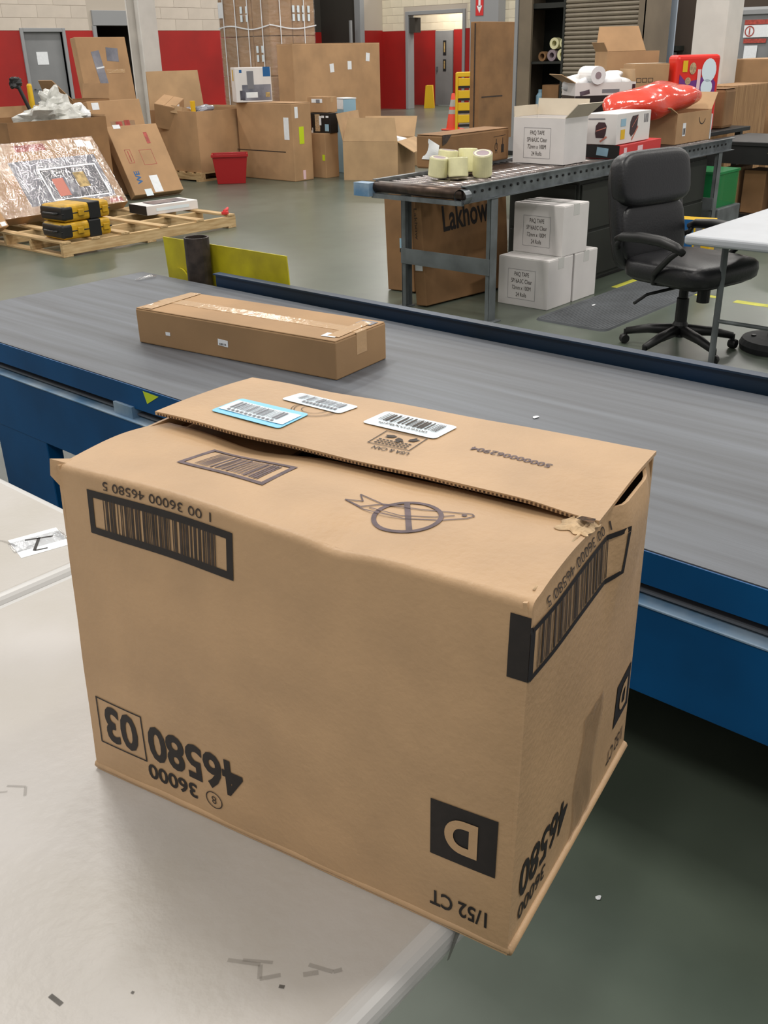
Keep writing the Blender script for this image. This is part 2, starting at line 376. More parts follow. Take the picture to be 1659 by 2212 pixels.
# rooms behind the openings, their shade put into the dark wall colour
for (a, b_, h, d) in ((14.35, 15.75, 2.29, 2.0), (21.42, 23.47, TOP, 1.6)):
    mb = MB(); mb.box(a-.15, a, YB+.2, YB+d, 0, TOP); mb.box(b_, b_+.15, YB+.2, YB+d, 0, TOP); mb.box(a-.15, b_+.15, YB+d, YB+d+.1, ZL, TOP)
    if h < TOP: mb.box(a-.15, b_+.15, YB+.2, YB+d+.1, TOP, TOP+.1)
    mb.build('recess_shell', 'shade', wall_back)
    MB().box(a-.15, b_+.15, YB+d, YB+d+.1, 0, ZL).build('recess_red_band', 'wall_red', wall_back)
# painted blocks above the red band, courses built one by one
blk = None
def block_row(parent, axis, fixed, s0, s1, z, h, ln, first, mt):
    global blk
    k = 0; s = s0 - (ln/2 if first else 0)
    while s < s1:
        a, b_ = max(s, s0)+.003, min(s+ln, s1)-.003
        if b_-a > .03:
            key = (axis, round(b_-a, 3), h, mt)
            if key not in blocks:
                L = b_-a
                mb = MB().box(0, L, -.006, .0, 0, h-.007) if axis == 'x' else MB().box(-.006, 0, 0, L, 0, h-.007)
                blocks[key] = mb.build('block', mt, parent, bevel=.003, seg=1); o = blocks[key]
            else: o = twin(blocks[key], parent)
            o.location = (a, fixed, z) if axis == 'x' else (fixed, a, z)
        s += ln
blocks = {}
for i in range(4):
    z = ZL + .255*i
    for (a, b_) in ((10.8, 14.2), (15.85, 19.2)): block_row(wall_back, 'x', YB, a, b_, z, .255, .85, i % 2, 'wall_white')
# wall with the wide doorway
w2 = MB(); r2_ = MB()
for (a, b_) in ((4.0, 9.55), (10.62, 18.42), (20.55, YB+.0)):
    w2.box(XW, XW+.2, a, b_, ZR, TOP); r2_.box(XW, XW+.2, a, b_, 0, ZR)
w2.box(XW, XW+.2, 18.42, 20.55, 2.62, TOP); w2.box(XW, XW+.2, 9.55, 10.62, 2.75, TOP)
wall_right = tag(w2.build('wall_right', 'mortar'), kind='structure')
r2_.build('red_band', 'wall_red', wall_right)
for i in range(5):
    z = ZR + .21*i
    segs = [(16.0, 18.3), (20.65, 22.4)] if z < 2.7 else [(16.0, 22.4)]
    for a, b_ in segs: block_row(wall_right, 'y', XW, a, min(b_, YB), z, .21, .45, i % 2, 'wall_warm')
# continue the doorway wall a little past the back wall line is not needed; corridor behind the doorway
wc = MB(); rc = MB()
wc.box(26.65, 26.8, 16, 24, ZR+.03, TOP); rc.box(26.65, 26.8, 16, 20.43, 0, ZR+.03); rc.box(26.65, 26.8, 21.15, 24, 0, ZR+.03)
wc.box(26.65, 26.8, 20.43, 21.15, 2.17, ZR+.03)
wall_corridor = tag(wc.build('wall_corridor', 'wall_warm'), kind='structure'); rc.build('red_band', 'wall_red', wall_corridor)
for i in range(4):
    block_row(wall_corridor, 'y', 26.65, 18.6, 22.6, ZR+.04+.21*i, .21, .45, i % 2, 'wall_warm')
l = bpy.data.lights.new('corridor_lamp', 'AREA'); l.size = 1.0; l.energy = 60; l.color = (1, .93, .82)
o = bpy.data.objects.new('corridor_lamp', l); o.location = (25.7, 20.2, 3.5); C.objects.link(o)
# doors and frames
def door(name, parent_label, axis, fixed, s0, s1, h, fr, mt='door_grey', depth=.06, recess=.05, handle=True):
    if axis == 'x':
        B = lambda a, b_, d0, d1, z0, z1: (a, b_, fixed+d0, fixed+d1, z0, z1)
    else:
        B = lambda a, b_, d0, d1, z0, z1: (fixed+d0, fixed+d1, a, b_, z0, z1)
    d = tag(MB().box(*B(s0+.01, s1-.01, recess, recess+depth, .01, h)).build(name, mt), kind='structure')
    if fr:
        mb = MB(); mb.box(*B(s0-fr, s0, -.03, .15, 0, h+fr)); mb.box(*B(s1, s1+fr, -.03, .15, 0, h+fr)); mb.box(*B(s0, s1, -.03, .15, h, h+fr))
        mb.build('door_frame', 'frame_grey', d, bevel=.008)
    return d
d1 = door('door_1', '', 'x', YB, 12.5, 13.47, 2.16, .08, recess=.06)
MB().box(12.78, 13.06, YB+.053, YB+.06, 1.50, 1.76).build('notice_sheet', 'white', d1)
MB().tube([(12.6, YB+.05, 1.0), (12.6, YB-.01, 1.0), (12.72, YB-.01, 1.0)], .014, 8).build('door_handle', 'steel', d1)
d2 = door('door_2', '', 'y', 26.65, 20.43, 21.15, 2.16, 0, recess=-.03)
for z, hh, nm in ((1.68, .42, 'gents_sign'), (1.18, .34, 'gents_sign')):
    MB().box(26.61, 26.62, 20.70, 20.82, z-hh/2+.0, z+hh/2).build('door_plaque', 'black', d2)
    MB().box(26.606, 26.609, 20.735, 20.785, z-hh*.3, z+hh*.38).build('plaque_figure', 'tan_print', d2)
MB().box(26.59, 26.62, 21.04, 21.09, 1.0, 1.14).build('door_handle', 'steel', d2)
fr = MB(); fr.box(XW-.03, XW+.25, 20.47, 20.58, 0, 2.66); fr.box(XW-.03, XW+.25, 18.36, 18.46, 0, 2.66); fr.box(XW-.03, XW+.25, 18.46, 20.47, 2.56, 2.66)
tag(fr.build('trim_1', 'frame_grey', bevel=.01), kind='structure')
MB().box(XW+.02, XW+.3, 20.25, 20.46, 2.1, 2.5).build('door_closer', 'shade', bpy.data.objects['trim_1'])
MB().box(14.3, 15.8, YB-.05, YB+.12, 2.29, 2.61).build('passage_header', 'frame_grey', wall_back, bevel=.01)
MB().box(14.28, 14.38, YB-.04, YB+.14, 0, 2.29).build('passage_jamb', 'frame_grey', wall_back, bevel=.01)
tr = MB().box(23.38, 23.56, YB-.12, YB+.12, 0, TOP).build('trim_2', 'frame_grey', bevel=.01); tag(tr, kind='structure')
MB().box(22.95, 23.02, YB-.12, YB-.06, 0, 2.45).build('guide_post', 'frame_grey', tr)
# grey pier beside the doorway with a red arrow sign, window behind
pier = tag(MB().box(XW-.35, XW, 17.0, 17.95, 0, TOP).build('trim_3', 'frame_grey', bevel=.01), kind='structure')
arrow = thing('arrow_sign', 'red sign with a white downward arrow on grey pier beside the wide doorway', 'sign', (XW-.36, 17.62, 2.45))
MB().box(-.004, .004, -.13, .13, 0, .9).build('sign_board', 'red_bright', arrow)
mb = MB(); mb.box(-.009, -.005, -.035, .035, .22, .9); mb.add([(-.009, -.09, .24), (-.009, .09, .24), (-.009, 0, .06)], [(0, 1, 2)])
mb.build('arrow', 'white', arrow)
wn = tag(MB().box(XW-.02, XW+.01, 15.3, 16.5, 2.28, 2.86).build('window_1', 'frame_grey'), kind='structure')
MB().box(XW-.03, XW-.021, 15.4, 16.42, 2.34, 2.8).build('pane', 'photo_dark', wn)
# right hand door with signs
d3 = door('door_3', '', 'y', XW, 9.55, 10.62, 2.2, .1, recess=.03)
MB().box(XW-.02, XW+.1, 9.45, 10.72, 2.36, 2.75).build('transom_panel', 'dark_brown', d3)
MB().box(XW-.005, XW+.0, 9.62, 10.22, 1.99, 2.09).build('sign_header', 'red_print', d3)
MB().box(XW-.005, XW+.0, 9.62, 10.22, 1.72, 1.98).build('notice_board', 'white', d3)
mb = MB(); MBf = lambda a, b_: (XW-.012, 10.08+a, 1.85+b_)
for i in range(20):
    t0, t1 = 2*math.pi*i/20, 2*math.pi*(i+1)/20
    mb.quad(MBf(.09*math.cos(t0), .09*math.sin(t0)), MBf(.09*math.cos(t1), .09*math.sin(t1)), MBf(.115*math.cos(t1), .115*math.sin(t1)), MBf(.115*math.cos(t0), .115*math.sin(t0)))
mb.quad(MBf(-.015, -.07), MBf(.015, -.07), MBf(.015, .07), MBf(-.015, .07)); mb.build('prohibition_ring', 'red_print', d3)
MB().box(XW-.005, XW+.0, 9.66, 10.2, 1.6, 1.69).build('sign_strip', 'red_print', d3)
MB().box(XW-.005, XW+.0, 9.85, 10.16, 1.22, 1.55).build('notice_sheet', 'white', d3)

# steel columns
def i_column(name, label, x, y, wd, dp, rz):
    t = thing(name, label, 'column', (x, y, 0), rz)
    mb = MB(); mb.box(-wd/2, wd/2, -dp/2, -dp/2+.03, 0, 3.6); mb.build('flange', 'col_white', t, bevel=.006)
    MB().box(-wd/2, wd/2, dp/2-.03, dp/2, 0, 3.6).build('flange', 'col_white', t, bevel=.006)
    MB().box(-.02, .02, -dp/2+.03, dp/2-.03, 0, 3.6).build('web', 'col_white', t)
    MB().box(-wd/2-.05, wd/2+.05, -dp/2-.05, dp/2+.05, 0, .025).build('base_plate', 'col_white', t)
    return t
i_column('steel_column', 'white steel column rising behind the tall leaning carton', 10.15, 13.9, .32, .34, R(0))
rc_ = thing('clad_column', 'pale grey boxed column between shutter cabinet and grey signed door', 'column', (11.85, 5.26, 0), 0)
MB().box(-.21, .21, -.20, .20, 0, 3.6).build('casing', 'col_white', rc_, bevel=.02)
MB().box(-.23, .23, -.22, .22, 0, .12).build('base', 'steel_paint', rc_)

# yellow floor tape, flat on the floor
for (a, b_, c_, d_, lb_) in ((6.36, 6.78, 3.36, 3.41, 'worn yellow tape strip on the floor along the dark drawer cabinet'), (6.47, 6.53, 2.66, 2.82, 'shortest yellow tape dash on the floor beyond the chair seat'), (6.42, 6.5, 2.0, 2.52, 'long yellow tape strip on the floor beyond the white table leg')):
    tag(MB().box(a, b_, c_, d_, 0, .0008).build('floor_tape', 'line_yellow'), lb_, 'floor tape', 'yellow floor tape strips')

# ================================================================== belt conveyor
BX0, BX1, BZ = 1.63, 2.71, 0.66
YE = 3.98; YS = -4.0
bc = thing('belt_conveyor', 'long blue belt conveyor with a worn grey belt', 'conveyor', (0, 0, 0))
mb = MB()
n = 10
prof = [(YS, BZ)] + [(YE-.05 + .05*math.sin(math.pi*i/n), BZ-.05 + .05*math.cos(math.pi*i/n)) for i in range(n+1)] + [(YS, BZ-.1)]
vs = [(BX0+.004, y, z) for y, z in prof] + [(BX1, y, z) for y, z in prof]; k = len(prof)
mb.add(vs, [(i, k+i, k+i+1, i+1) for i in range(k-1)]); mb.build('belt', 'belt', bc, thick=.006)
MB().box(BX0+.03, BX1-.03, YS, YE-.12, BZ-.02, BZ-.008).build('slider_bed', 'steel', bc)
MB().tube([(BX0+.02, YE-.05, BZ-.05), (BX1-.02, YE-.05, BZ-.05)], .04, 20).build('end_roller', 'roller_dark', bc)
mb = MB(); mb.box(BX0-.004, BX0, YS, YE-.05, .585, .659); mb.box(BX0, BX0+.03, YS, YE-.05, .585, .59); mb.build('upper_channel', 'blue', bc)
mb = MB(); mb.box(1.606, 1.612, YS, YE+.1, .335, .545); mb.box(1.612, 1.69, YS, YE+.1, .335, .34); mb.build('lower_channel', 'blue', bc, bevel=.002, seg=1)
MB().box(1.602, 1.685, YS, YE+.1, .545, .552).build('channel_ledge', 'blue_pale', bc, bevel=.002, seg=1)  # highlight on the ledge top, painted as a paler blue
MB().box(1.665, 1.675, YS, YE-.05, .42, .655).build('gap_shade_web', 'black_steel', bc)  # coloured black so the gap above the ledge reads as shade
MB().box(1.68, 2.70, YS, YE-.2, .30, .31).build('light_block_pan', 'black_steel', bc)  # unseen sheet added to keep the floor under the belt dark
MB().box(2.70, 2.712, YS, 3.0, .03, .40).build('light_block_skirt', 'black_steel', bc)  # added to stop ambient light leaking in from the far side
for y in (-2.4, -.3, 2.55): MB().box(1.615, 1.66, y-.05, y+.05, .55, .59).build('channel_bracket', 'blue_pale', bc)
mb = MB(); mb.box(2.735, 2.741, YS, 3.42, .60, .708); mb.box(2.72, 2.76, YS, 3.42, .705, .711); mb.box(2.735, 2.80, YS, 3.42, .60, .605); mb.build('far_rail', 'blue_dark', bc)
MB().box(2.725, 2.735, YS, YE-.1, .40, .60).build('far_channel', 'blue', bc)
for y in (-3.0, .95-1.9, 3.25):
    for x in (1.64, 2.68): MB().box(x-.03, x+.03, y-.18, y+.18, 0, .34).build('leg', 'blue', bc, bevel=.003, seg=1)
    MB().box(1.67, 2.65, y-.03, y+.03, .08, .14).build('cross_brace', 'blue', bc)
MB().box(2.71, 2.735, YS, YE-.15, BZ-.05, BZ-.012).build('bed_edge', 'black_steel', bc)
mb = MB(); mb.add([(1.6245, 2.44, .654), (1.6245, 2.36, .652), (1.6245, 2.425, .615)], [(0, 1, 2)]); mb.build('triangle_sticker', 'lime', bc)
# pipe post with yellow guard plate at the far side
gp = thing('guard_post', 'rusty open pipe post behind the belt conveyor with dirty yellow guard plate', 'guard post', (2.82, 3.64, 0))
mb = MB(); mb.lathe([(.058, 0), (.058, .835), (.050, .835), (.050, .5), (0, .5)], 24); mb.build('pipe', 'pipe', gp, smooth=False)
MB().box(-.12, .12, -.12, .12, 0, .012).build('base_plate', 'pipe', gp)
mb = MB(); x = .062
mb.add([(x, .34, .795), (x, -.53, .795), (x, -.55, .50), (x, .32, .50), (x+.006, .34, .795), (x+.006, -.53, .795), (x+.006, -.55, .50), (x+.006, .32, .50)],
       [(0, 1, 2, 3), (7, 6, 5, 4), (0, 4, 5, 1), (1, 5, 6, 2), (2, 6, 7, 3), (3, 7, 4, 0)]); mb.build('guard_plate', 'guard', gp)
MB().lathe([(0, 0), (.06, 0), (.06, .008), (0, .008)], 20, Matrix.Translation((x-.012, .22, .60)) @ Matrix.Rotation(R(90), 4, 'Y')).build('cable_disc', 'guard', gp)

# small litter on belt and floor
def scrap(name, label, x, y, z, s, mt='tissue', seed=1, cat='litter', grp='small white scraps'):
    mb = MB(); rnd = random.Random(seed); n = 7
    P = [(s*(.6+.6*rnd.random())*math.cos(6.28*i/n), s*.55*(.6+.6*rnd.random())*math.sin(6.28*i/n), s*.12*rnd.random()+.0005) for i in range(n)]
    mb.add([(0, 0, s*.3)] + P, [(0, i+1, (i+1) % n+1) for i in range(n)]); o = mb.build(name, mt, thick=.0006, loc=(x, y, z)); tag(o, label, cat, grp)
scrap('paper_scrap', 'tiny white scrap on the grey belt near the big carton corner', 1.875, .93, BZ+.001, .014, seed=2)
scrap('paper_scrap', 'tiny white scrap on the grey belt past the long carton end', 2.15, 1.35, BZ+.001, .014, seed=3)
scrap('paper_scrap', 'tiny white scrap on the green floor beside the table', 1.35, .64, .001, .010, seed=4)
scrap('film_scrap', 'crumpled clear film on belt corner by the pipe post', 2.62, 3.78, BZ+.002, .06, 'film', 5, grp=None)
scrap('paper_scrap', 'small white scrap on the rubber mat', 5.75, 3.2, .014, .02, seed=6)
scrap('paper_scrap', 'small white scrap on the floor under the roller conveyor', 5.5, 3.9, .001, .03, seed=7)
scrap('paper_scrap', 'dark scrap on the floor past the end of the belt', 3.05, 5.3, .001, .04, 'rubber_dark', 8)

# ================================================================== carton lying on the belt
bs = (.275, .885, .125)
lb = carton('long_carton', 'long flat brown carton with shiny clear tape lying on the grey belt', 'box', (2.135, 2.475, BZ+.0005), bs, R(7.0), 'card_mid', along='y', tape_w=.055, bevel=.004)
for (a, b_, w_, h_, r) in ((-.09, -.39, .04, .05, .1), (.09, -.40, .045, .06, 0), (-.08, .40, .035, .05, .2)):
    patch(lb, 'film_label', bs, '+z', a, b_, w_, h_, 'ink_grey' if a > 0 else 'white', r, lift=.0014)
patch(lb, 'shiny_tape', bs, '+z', .0, -.40, .2, .045, 'tape', .05, lift=.0016)
patch(lb, 'shiny_tape', bs, '+z', .0, .40, .26, .05, 'tape', .05, lift=.0016)
patch(lb, 'barcode_label', bs, '-x', -.05+.02, -.008, .045, .022, 'white', -.05)
patch(lb, 'small_label', bs, '-x', -.29, -.012, .022, .012, 'white', 0)
mb = MB(); fn = on_face(bs, '-x', .003); bars(mb, fn, -.045, -.015, -.016, -.009, 5, .001); mb.build('barcode', 'ink', lb)

# ================================================================== hero carton
EX = Vector((.107, -.575, 0)).normalized(); EY = Vector((-EX.y, EX.x, 0)); E0 = Vector((.485, .949, .7405))
L, W, H = .585, .374, .425
hero = thing('big_carton', 'big dented brown carton with upside-down black print overhanging the table corner', 'box', E0, math.atan2(EX.y, EX.x))
# local frame: x along the printed front, y towards the belt, z up
A, B_, Cc, D = Vector((.004, .020, H)), Vector((.594, -.004, H)), Vector((.588, .360, H)), Vector((.012, .370, H))
b0, b1, b2, b3 = Vector((0, 0, 0)), Vector((L, 0, 0)), Vector((L, W, 0)), Vector((0, W, 0))
RE = .008
def sm(t): t = min(max(t, 0), 1); return t*t*(3-2*t)
def hump(x, c, wd): return math.exp(-((x-c)/wd)**2)
def top_dz(u): return .005*hump(u, .17, .12) - .005*hump(u, .385, .03) - .002*hump(u, .34, .09)
def front(u, v, lift=0.0):
    s, t = u/L, v/H
    lo = b0.lerp(b1, s); hi = A.lerp(B_, s); p = lo.lerp(hi, t)
    p.z += top_dz(u)*sm(t*1.6-.6)
    p.y -= .008*math.sin(math.pi*min(max(s, 0), 1))*math.sin(math.pi*min(max(t, 0), 1)) + .0015*noise.noise(Vector((u*9, v*9, .3)))*(1-sm((t-.88)/.1))
    if v > H-RE:                                              # rounded crease into the top flap
        th = (v-H+RE)/RE*math.pi/2; p.z += -(v-H+RE) + RE*math.sin(th); p.y += RE*(1-math.cos(th))
    p.y -= lift; return p
def side(u, v, lift=0.0):
    s, t = u/W, v/H
    lo = b1.lerp(b2, s); hi = B_.lerp(Cc, s); p = lo.lerp(hi, t)
    p.x += .006*math.sin(math.pi*min(max(s, 0), 1))*math.sin(math.pi*min(max(t, 0), 1))
    p.x += .016*sm((u-.20)/.035)*(1-sm((u-.30)/.06))*hump(v, .41, .10)        # kinked panel below the torn corner
    p.z -= .004*hump(u, .06, .05)*sm(t*2-1)
    p.x -= .005*sm((t-.94)/.06)
    p.x += lift; return p
VF = .182                                                     # free edge of the front flap
def ftop(u, v, lift=0.0):
    """front top flap, v from the front edge"""
    s = u/L; t = v/VF
    p = A.lerp(B_, s); q = D.lerp(Cc, s); k = v/.365
    r = p.lerp(q, k)
    t0 = max(0, (v-RE)/(VF-RE)); fade = sm(t0*6)
    r.z += top_dz(u)*(1-t0)**1.5 + fade*(.005*math.sin(math.pi*min(t0, 1)) + .0012*noise.noise(Vector((u*14, v*14, 2))))
    r.z -= (.010*hump(u, .15, .075) + .004)*t*t                # sagging free edge
    r.z += lift; return r
def btop(u, v, lift=0.0):
    """back top flap lying over the front one; v measured as above"""
    s = u/L; p = A.lerp(B_, s); q = D.lerp(Cc, s); r = p.lerp(q, v/.365)
    t = (.365-v)/.2
    r.z += .0055 + .005*t + .004*t*(1-sm(s*2.6)) - .006*t*sm((s-.86)/.14)
    r.z += .002*math.sin(math.pi*min(max(t, 0), 1)) + .001*noise.noise(Vector((u*12, v*12, 5)))
    r.z += lift; return r
def back(u, v): 
    s, t = u/L, v/H; return b3.lerp(b2, s).lerp(D.lerp(Cc, s), t)
def leftside(u, v):
    s, t = u/W, v/H; return b0.lerp(b3, s).lerp(A.lerp(D, s), t)
mb = MB()
mb.grid(lambda s, t: front(s*L, t*(H-RE)), 60, 36); mb.grid(lambda s, t: front(s*L, H-RE+t*RE), 60, 8)
mb.grid(lambda s, t: side(s*W, t*H), 36, 30)
mb.grid(lambda s, t: back((1-s)*L, t*H), 8, 8); mb.grid(lambda s, t: leftside((1-s)*W, t*H), 8, 8)
mb.quad(b3, b2, b1, b0)
mb.build('body', 'card_hero', hero, smooth=True, thick=.004)
# bulged bottom crease along the front and side
mb = MB(); mb.tube([(-.002 + .589*i/20, .004+.0*i, .006 + .0015*noise.noise(Vector((i*.9, 0, 0)))) for i in range(21)], .006, 8)
mb.tube([(L, .0 + W*i/14, .006) for i in range(15)], .006, 8); mb.build('bottom_fold', 'card_hero', hero, smooth=True)
mb = MB().grid(lambda s, t: ftop(s*L, RE + t*(VF-RE)), 48, 16); mb.build('front_flap', 'card_hero', hero, thick=.004, smooth=True)
VB = .166
mb = MB().grid(lambda s, t: btop(s*(L+.002)+.0, VB + .006*math.sin(s*19)*.15 + (.366-VB)*t), 48, 14)
mb.build('back_flap', 'card_hero', hero, thick=.0045, smooth=True)
# corrugated edge of the back flap: little flute teeth
mb = MB()
for i in range(120):
    u0 = .006 + i*(L-.014)/120; u1 = u0 + .0026
    p0, p1 = btop(u0, VB-.0022), btop(u1, VB-.0022)
    a, b_ = p0 + Vector((0, 0, -.0007)), p1 + Vector((0, 0, -.0007)); c_, d_ = p1 + Vector((0, 0, -.0038)), p0 + Vector((0, 0, -.0038))
    mb.quad(a, b_, c_, d_)
mb.build('flute_edge', 'flute', hero)
# inner minor flaps seen in the gap
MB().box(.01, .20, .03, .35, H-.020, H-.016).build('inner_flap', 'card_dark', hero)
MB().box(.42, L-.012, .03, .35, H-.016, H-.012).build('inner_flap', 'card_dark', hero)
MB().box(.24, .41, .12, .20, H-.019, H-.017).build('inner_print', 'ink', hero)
mb = MB(); mb.add([tuple(front(.006, H-.03)), tuple(front(.007, H)), tuple(ftop(.003, .022)), (-.004, .018, H+.007), (-.003, .014, H-.012)], [(0, 1, 2, 3, 4)])
mb.build('bent_corner', 'card_hero', hero, thick=.003)
# torn corner: shredded liner paper
rnd = random.Random(11)
def tear(a, b_):
    e = min(min(a, 1-a), min(b_, 1-b_))*5
    return ftop(.553 + .034*a + .005*noise.noise(Vector((b_*4, 2, 4))), .134 + .040*b_ + .008*noise.noise(Vector((a*4, 5, 1))),
                .0010 + min(e, 1)*(.0035 + .005*noise.noise(Vector((a*3, b_*3, 7)))))
MB().grid(tear, 14, 12).build('torn_liner', 'card_edge', hero, thick=.0008)
MB().add([tuple(ftop(.568, .152, .009)), tuple(ftop(.586, .150, .009)), tuple(ftop(.584, .164, .009)), tuple(ftop(.570, .163, .009))], [(0, 1, 2, 3)]).build('tear_hole', 'flute', hero)
mb = MB(); pts = [side(.02 + i*.012, H, .001) + Vector((-.003, 0, .003+.002*noise.noise(Vector((i*2.1, 3, 1))))) for i in range(14)]
mb.tube(pts, [.0012+.0012*abs(noise.noise(Vector((i*1.7, 8, 1)))) for i in range(14)], 6); mb.build('worn_edge', 'card_edge', hero, smooth=True)
# --- print on the front, all upside down
LF = .0009
ff = lambda a, b_: front(a, b_, LF)
PI = math.pi
mb = MB(); frame_pts(mb, ff, .047, .260, .352, .405, .0085, 12); mb.build('barcode_frame', 'ink', hero)
mb = MB(); bars(mb, ff, .072, .238, .3605, .3965, 21, .00125); mb.build('barcode', 'ink_soft', hero)
write(hero, 'barcode_digits', ff, '1 00 36000 46580 5', .02, .153, .4135, 'ink_soft', PI, wd=.158, ht=.0098)
write(hero, 'printed_number', ff, '46580', .06, .178, .085, 'ink', PI, wd=.150, ht=.056, bold=.028)
write(hero, 'printed_number', ff, '03', .06, .057, .085, 'ink', PI, wd=.056, ht=.056, bold=.028)
mb = MB(); frame_pts(mb, ff, .016, .096, .050, .120, .002, 6); mb.build('number_frame', 'ink', hero)
write(hero, 'printed_number', ff, '36000', .03, .136, .0375, 'ink', PI, wd=.080, ht=.024, bold=.025)
def ring(mb, fn, cx, cy, r0, r1, n=28, ky=1.0):
    for i in range(n):
        t0, t1 = 2*PI*i/n, 2*PI*(i+1)/n
        mb.quad(fn(cx+r0*math.cos(t0), cy+ky*r0*math.sin(t0)), fn(cx+r1*math.cos(t0), cy+ky*r1*math.sin(t0)), fn(cx+r1*math.cos(t1), cy+ky*r1*math.sin(t1)), fn(cx+r0*math.cos(t1), cy+ky*r0*math.sin(t1)))
mb = MB(); ring(mb, ff, .203, .038, .0115, .013); mb.build('circle_mark', 'ink_soft', hero)
write(hero, 'circled_digit', ff, '8', .016, .203, .038, 'ink_soft', PI, ht=.012)
# black square with a D knocked out of it
def plate_with_d(fn, cx, cy, w_, h_, nm):
    mb = MB(); nx = 6
    for i in range(nx):
        a0, a1 = cx-w_/2+w_*i/nx, cx-w_/2+w_*(i+1)/nx; mb.quad(fn(a0, cy-h_/2), fn(a1, cy-h_/2), fn(a1, cy+h_/2), fn(a0, cy+h_/2))
    mb.build(nm, 'ink', hero)
plate_with_d(ff, .531, .138, .072, .074, 'letter_block')
fd = lambda a, b_: front(a, b_, LF+.0008)
write(hero, 'block_letter', fd, 'D', .05, .529, .138, 'card_hero', PI, wd=.036, ht=.044, bold=.045)
write(hero, 'count_text', ff, '1/52 CT', .03, .528, .038, 'ink', PI, wd=.066, ht=.0225, bold=.02)
mb = MB().grid(lambda s, t: ff(.566 + .0195*s + .0*t, .345 + .066*t), 2, 4); mb.build('wrap_print', 'ink', hero)
# --- print on the side
fs = lambda a, b_: side(a, b_, LF)
mb = MB().grid(lambda s, t: fs(-.001 + .006*s, .345 + .066*t), 2, 4); mb.build('wrap_print', 'ink', hero)
mb = MB(); frame_pts(mb, fs, .004, .235, .343, .400, .006, 14); mb.build('barcode_frame', 'ink', hero)
mb = MB(); bars(mb, fs, .020, .205, .350, .394, 22, .0014); mb.build('barcode', 'ink_soft', hero)
write(hero, 'barcode_digits', fs, '1 00 36000 46580 5', .02, .125, .408, 'ink_soft', PI, wd=.17, ht=.0095)
mb = MB().grid(lambda s, t: fs(.305 + .062*s, .080 + .066*t), 4, 4); mb.build('letter_block', 'ink', hero)
write(hero, 'block_letter', lambda a, b_: side(a, b_, LF+.0008), 'D', .05, .336, .113, 'card_hero', PI, wd=.032, ht=.04, bold=.045)
write(hero, 'printed_number', fs, '46580', .06, .080, .085, 'ink', PI, wd=.125, ht=.05, bold=.02)
write(hero, 'printed_number', fs, '36000', .03, .055, .040, 'ink', PI, wd=.07, ht=.022, bold=.012)
write(hero, 'count_text', fs, '1/52 CT', .03, .325, .040, 'ink_soft', PI, wd=.062, ht=.0225, bold=.01)
mb = MB().grid(lambda s, t: side(.165 + .065*s + .006*math.sin(t*9), .0 + .19*t, .0014 + .0006*math.sin(s*14+t*9)), 10, 14); mb.build('tape_strip', 'tape_grey', hero)
# --- print and stickers on the top
ft = lambda a, b_: ftop(a, b_, LF)
mb = MB(); frame_pts(mb, ft, .124, .247, .068, .134, .006, 8); mb.build('barcode_frame', 'ink_purple', hero)
mb = MB(); bars(mb, ft, .142, .232, .078, .125, 31, .0011); mb.build('barcode', 'ink_purple', hero)
mb = MB(); ring(mb, ft, .417, .084, .0315, .0365, 36); mb.build('no_entry_ring', 'ink_purple', hero)
mb = MB()
def stroke(mb, fn, pts, wd):
    for (x0, y0), (x1, y1) in zip(pts, pts[1:]):
        d = math.hypot(x1-x0, y1-y0); nx, ny = -(y1-y0)/d*wd/2, (x1-x0)/d*wd/2
        mb.quad(fn(x0+nx, y0+ny), fn(x0-nx, y0-ny), fn(x1-nx, y1-ny), fn(x1+nx, y1+ny))
stroke(mb, ft, [(.401, .112), (.434, .057)], .006); mb.build('no_entry_bar', 'ink_purple', hero)
mb = MB()
def tpath(px): return [(.342 + x*.134, .084 + y*.05) for x, y in px]
stroke(mb, ft, tpath([(0, .02), (.13, .17), (.05, .42), (.28, .30), (.45, .42)]), .0016)
stroke(mb, ft, tpath([(0, .02), (.16, -.06), (.28, .30)]), .0016); stroke(mb, ft, tpath([(.28, .28), (.62, .42), (.88, .62), (.97, .70)]), .0016)
stroke(mb, ft, tpath([(0, .02), (.2, -.12), (.55, -.12), (.82, .12), (.97, .45), (1.0, .62), (.97, .70)]), .0016)
stroke(mb, ft, tpath([(.22, .02), (.5, -.02), (.75, .2), (.87, .45)]), .0014)
ring(mb, ft, .342+.93*.134, .084+.56*.05, .0005, .0028, 12); mb.build('fish_outline', 'ink_purple', hero)
fb = lambda a, b_: btop(a, b_, LF)
write(hero, 'batch_number', fb, '500000062904', .02, .452, .258, 'ink_purple', PI - .06, wd=.100, ht=.0115, bold=.02)
write(hero, 'region_text', fb, 'USA & CAN', .012, .325, .208, 'ink_soft', PI, wd=.048, ht=.0085, bold=.01)
mb = MB(); frame_pts(mb, fb, .288, .345, .217, .262, .0013, 4)
for k_ in range(3):
    for j in range(9): mb.quad(fb(.294+j*.005, .222+k_*.0055), fb(.294+j*.005+.0038, .222+k_*.0055), fb(.294+j*.005+.0038, .2245+k_*.0055), fb(.294+j*.005, .2245+k_*.0055))
mb.build('recycling_panel', 'ink_soft', hero)
mb = MB()
for (cx, cy, a) in ((.303, .247, .3), (.318, .241, 2.2), (.333, .249, 4.1)):
    P = [(-.007, -.004), (.003, -.004), (.008, 0), (.003, .005), (-.007, .004), (-.004, 0)]
    mb.add([fb(cx + x*math.cos(a) - y*math.sin(a), cy + x*math.sin(a) + y*math.cos(a)) for x, y in P], [tuple(range(6))])
mb.build('recycling_arrows', 'ink_soft', hero)
mb = MB()
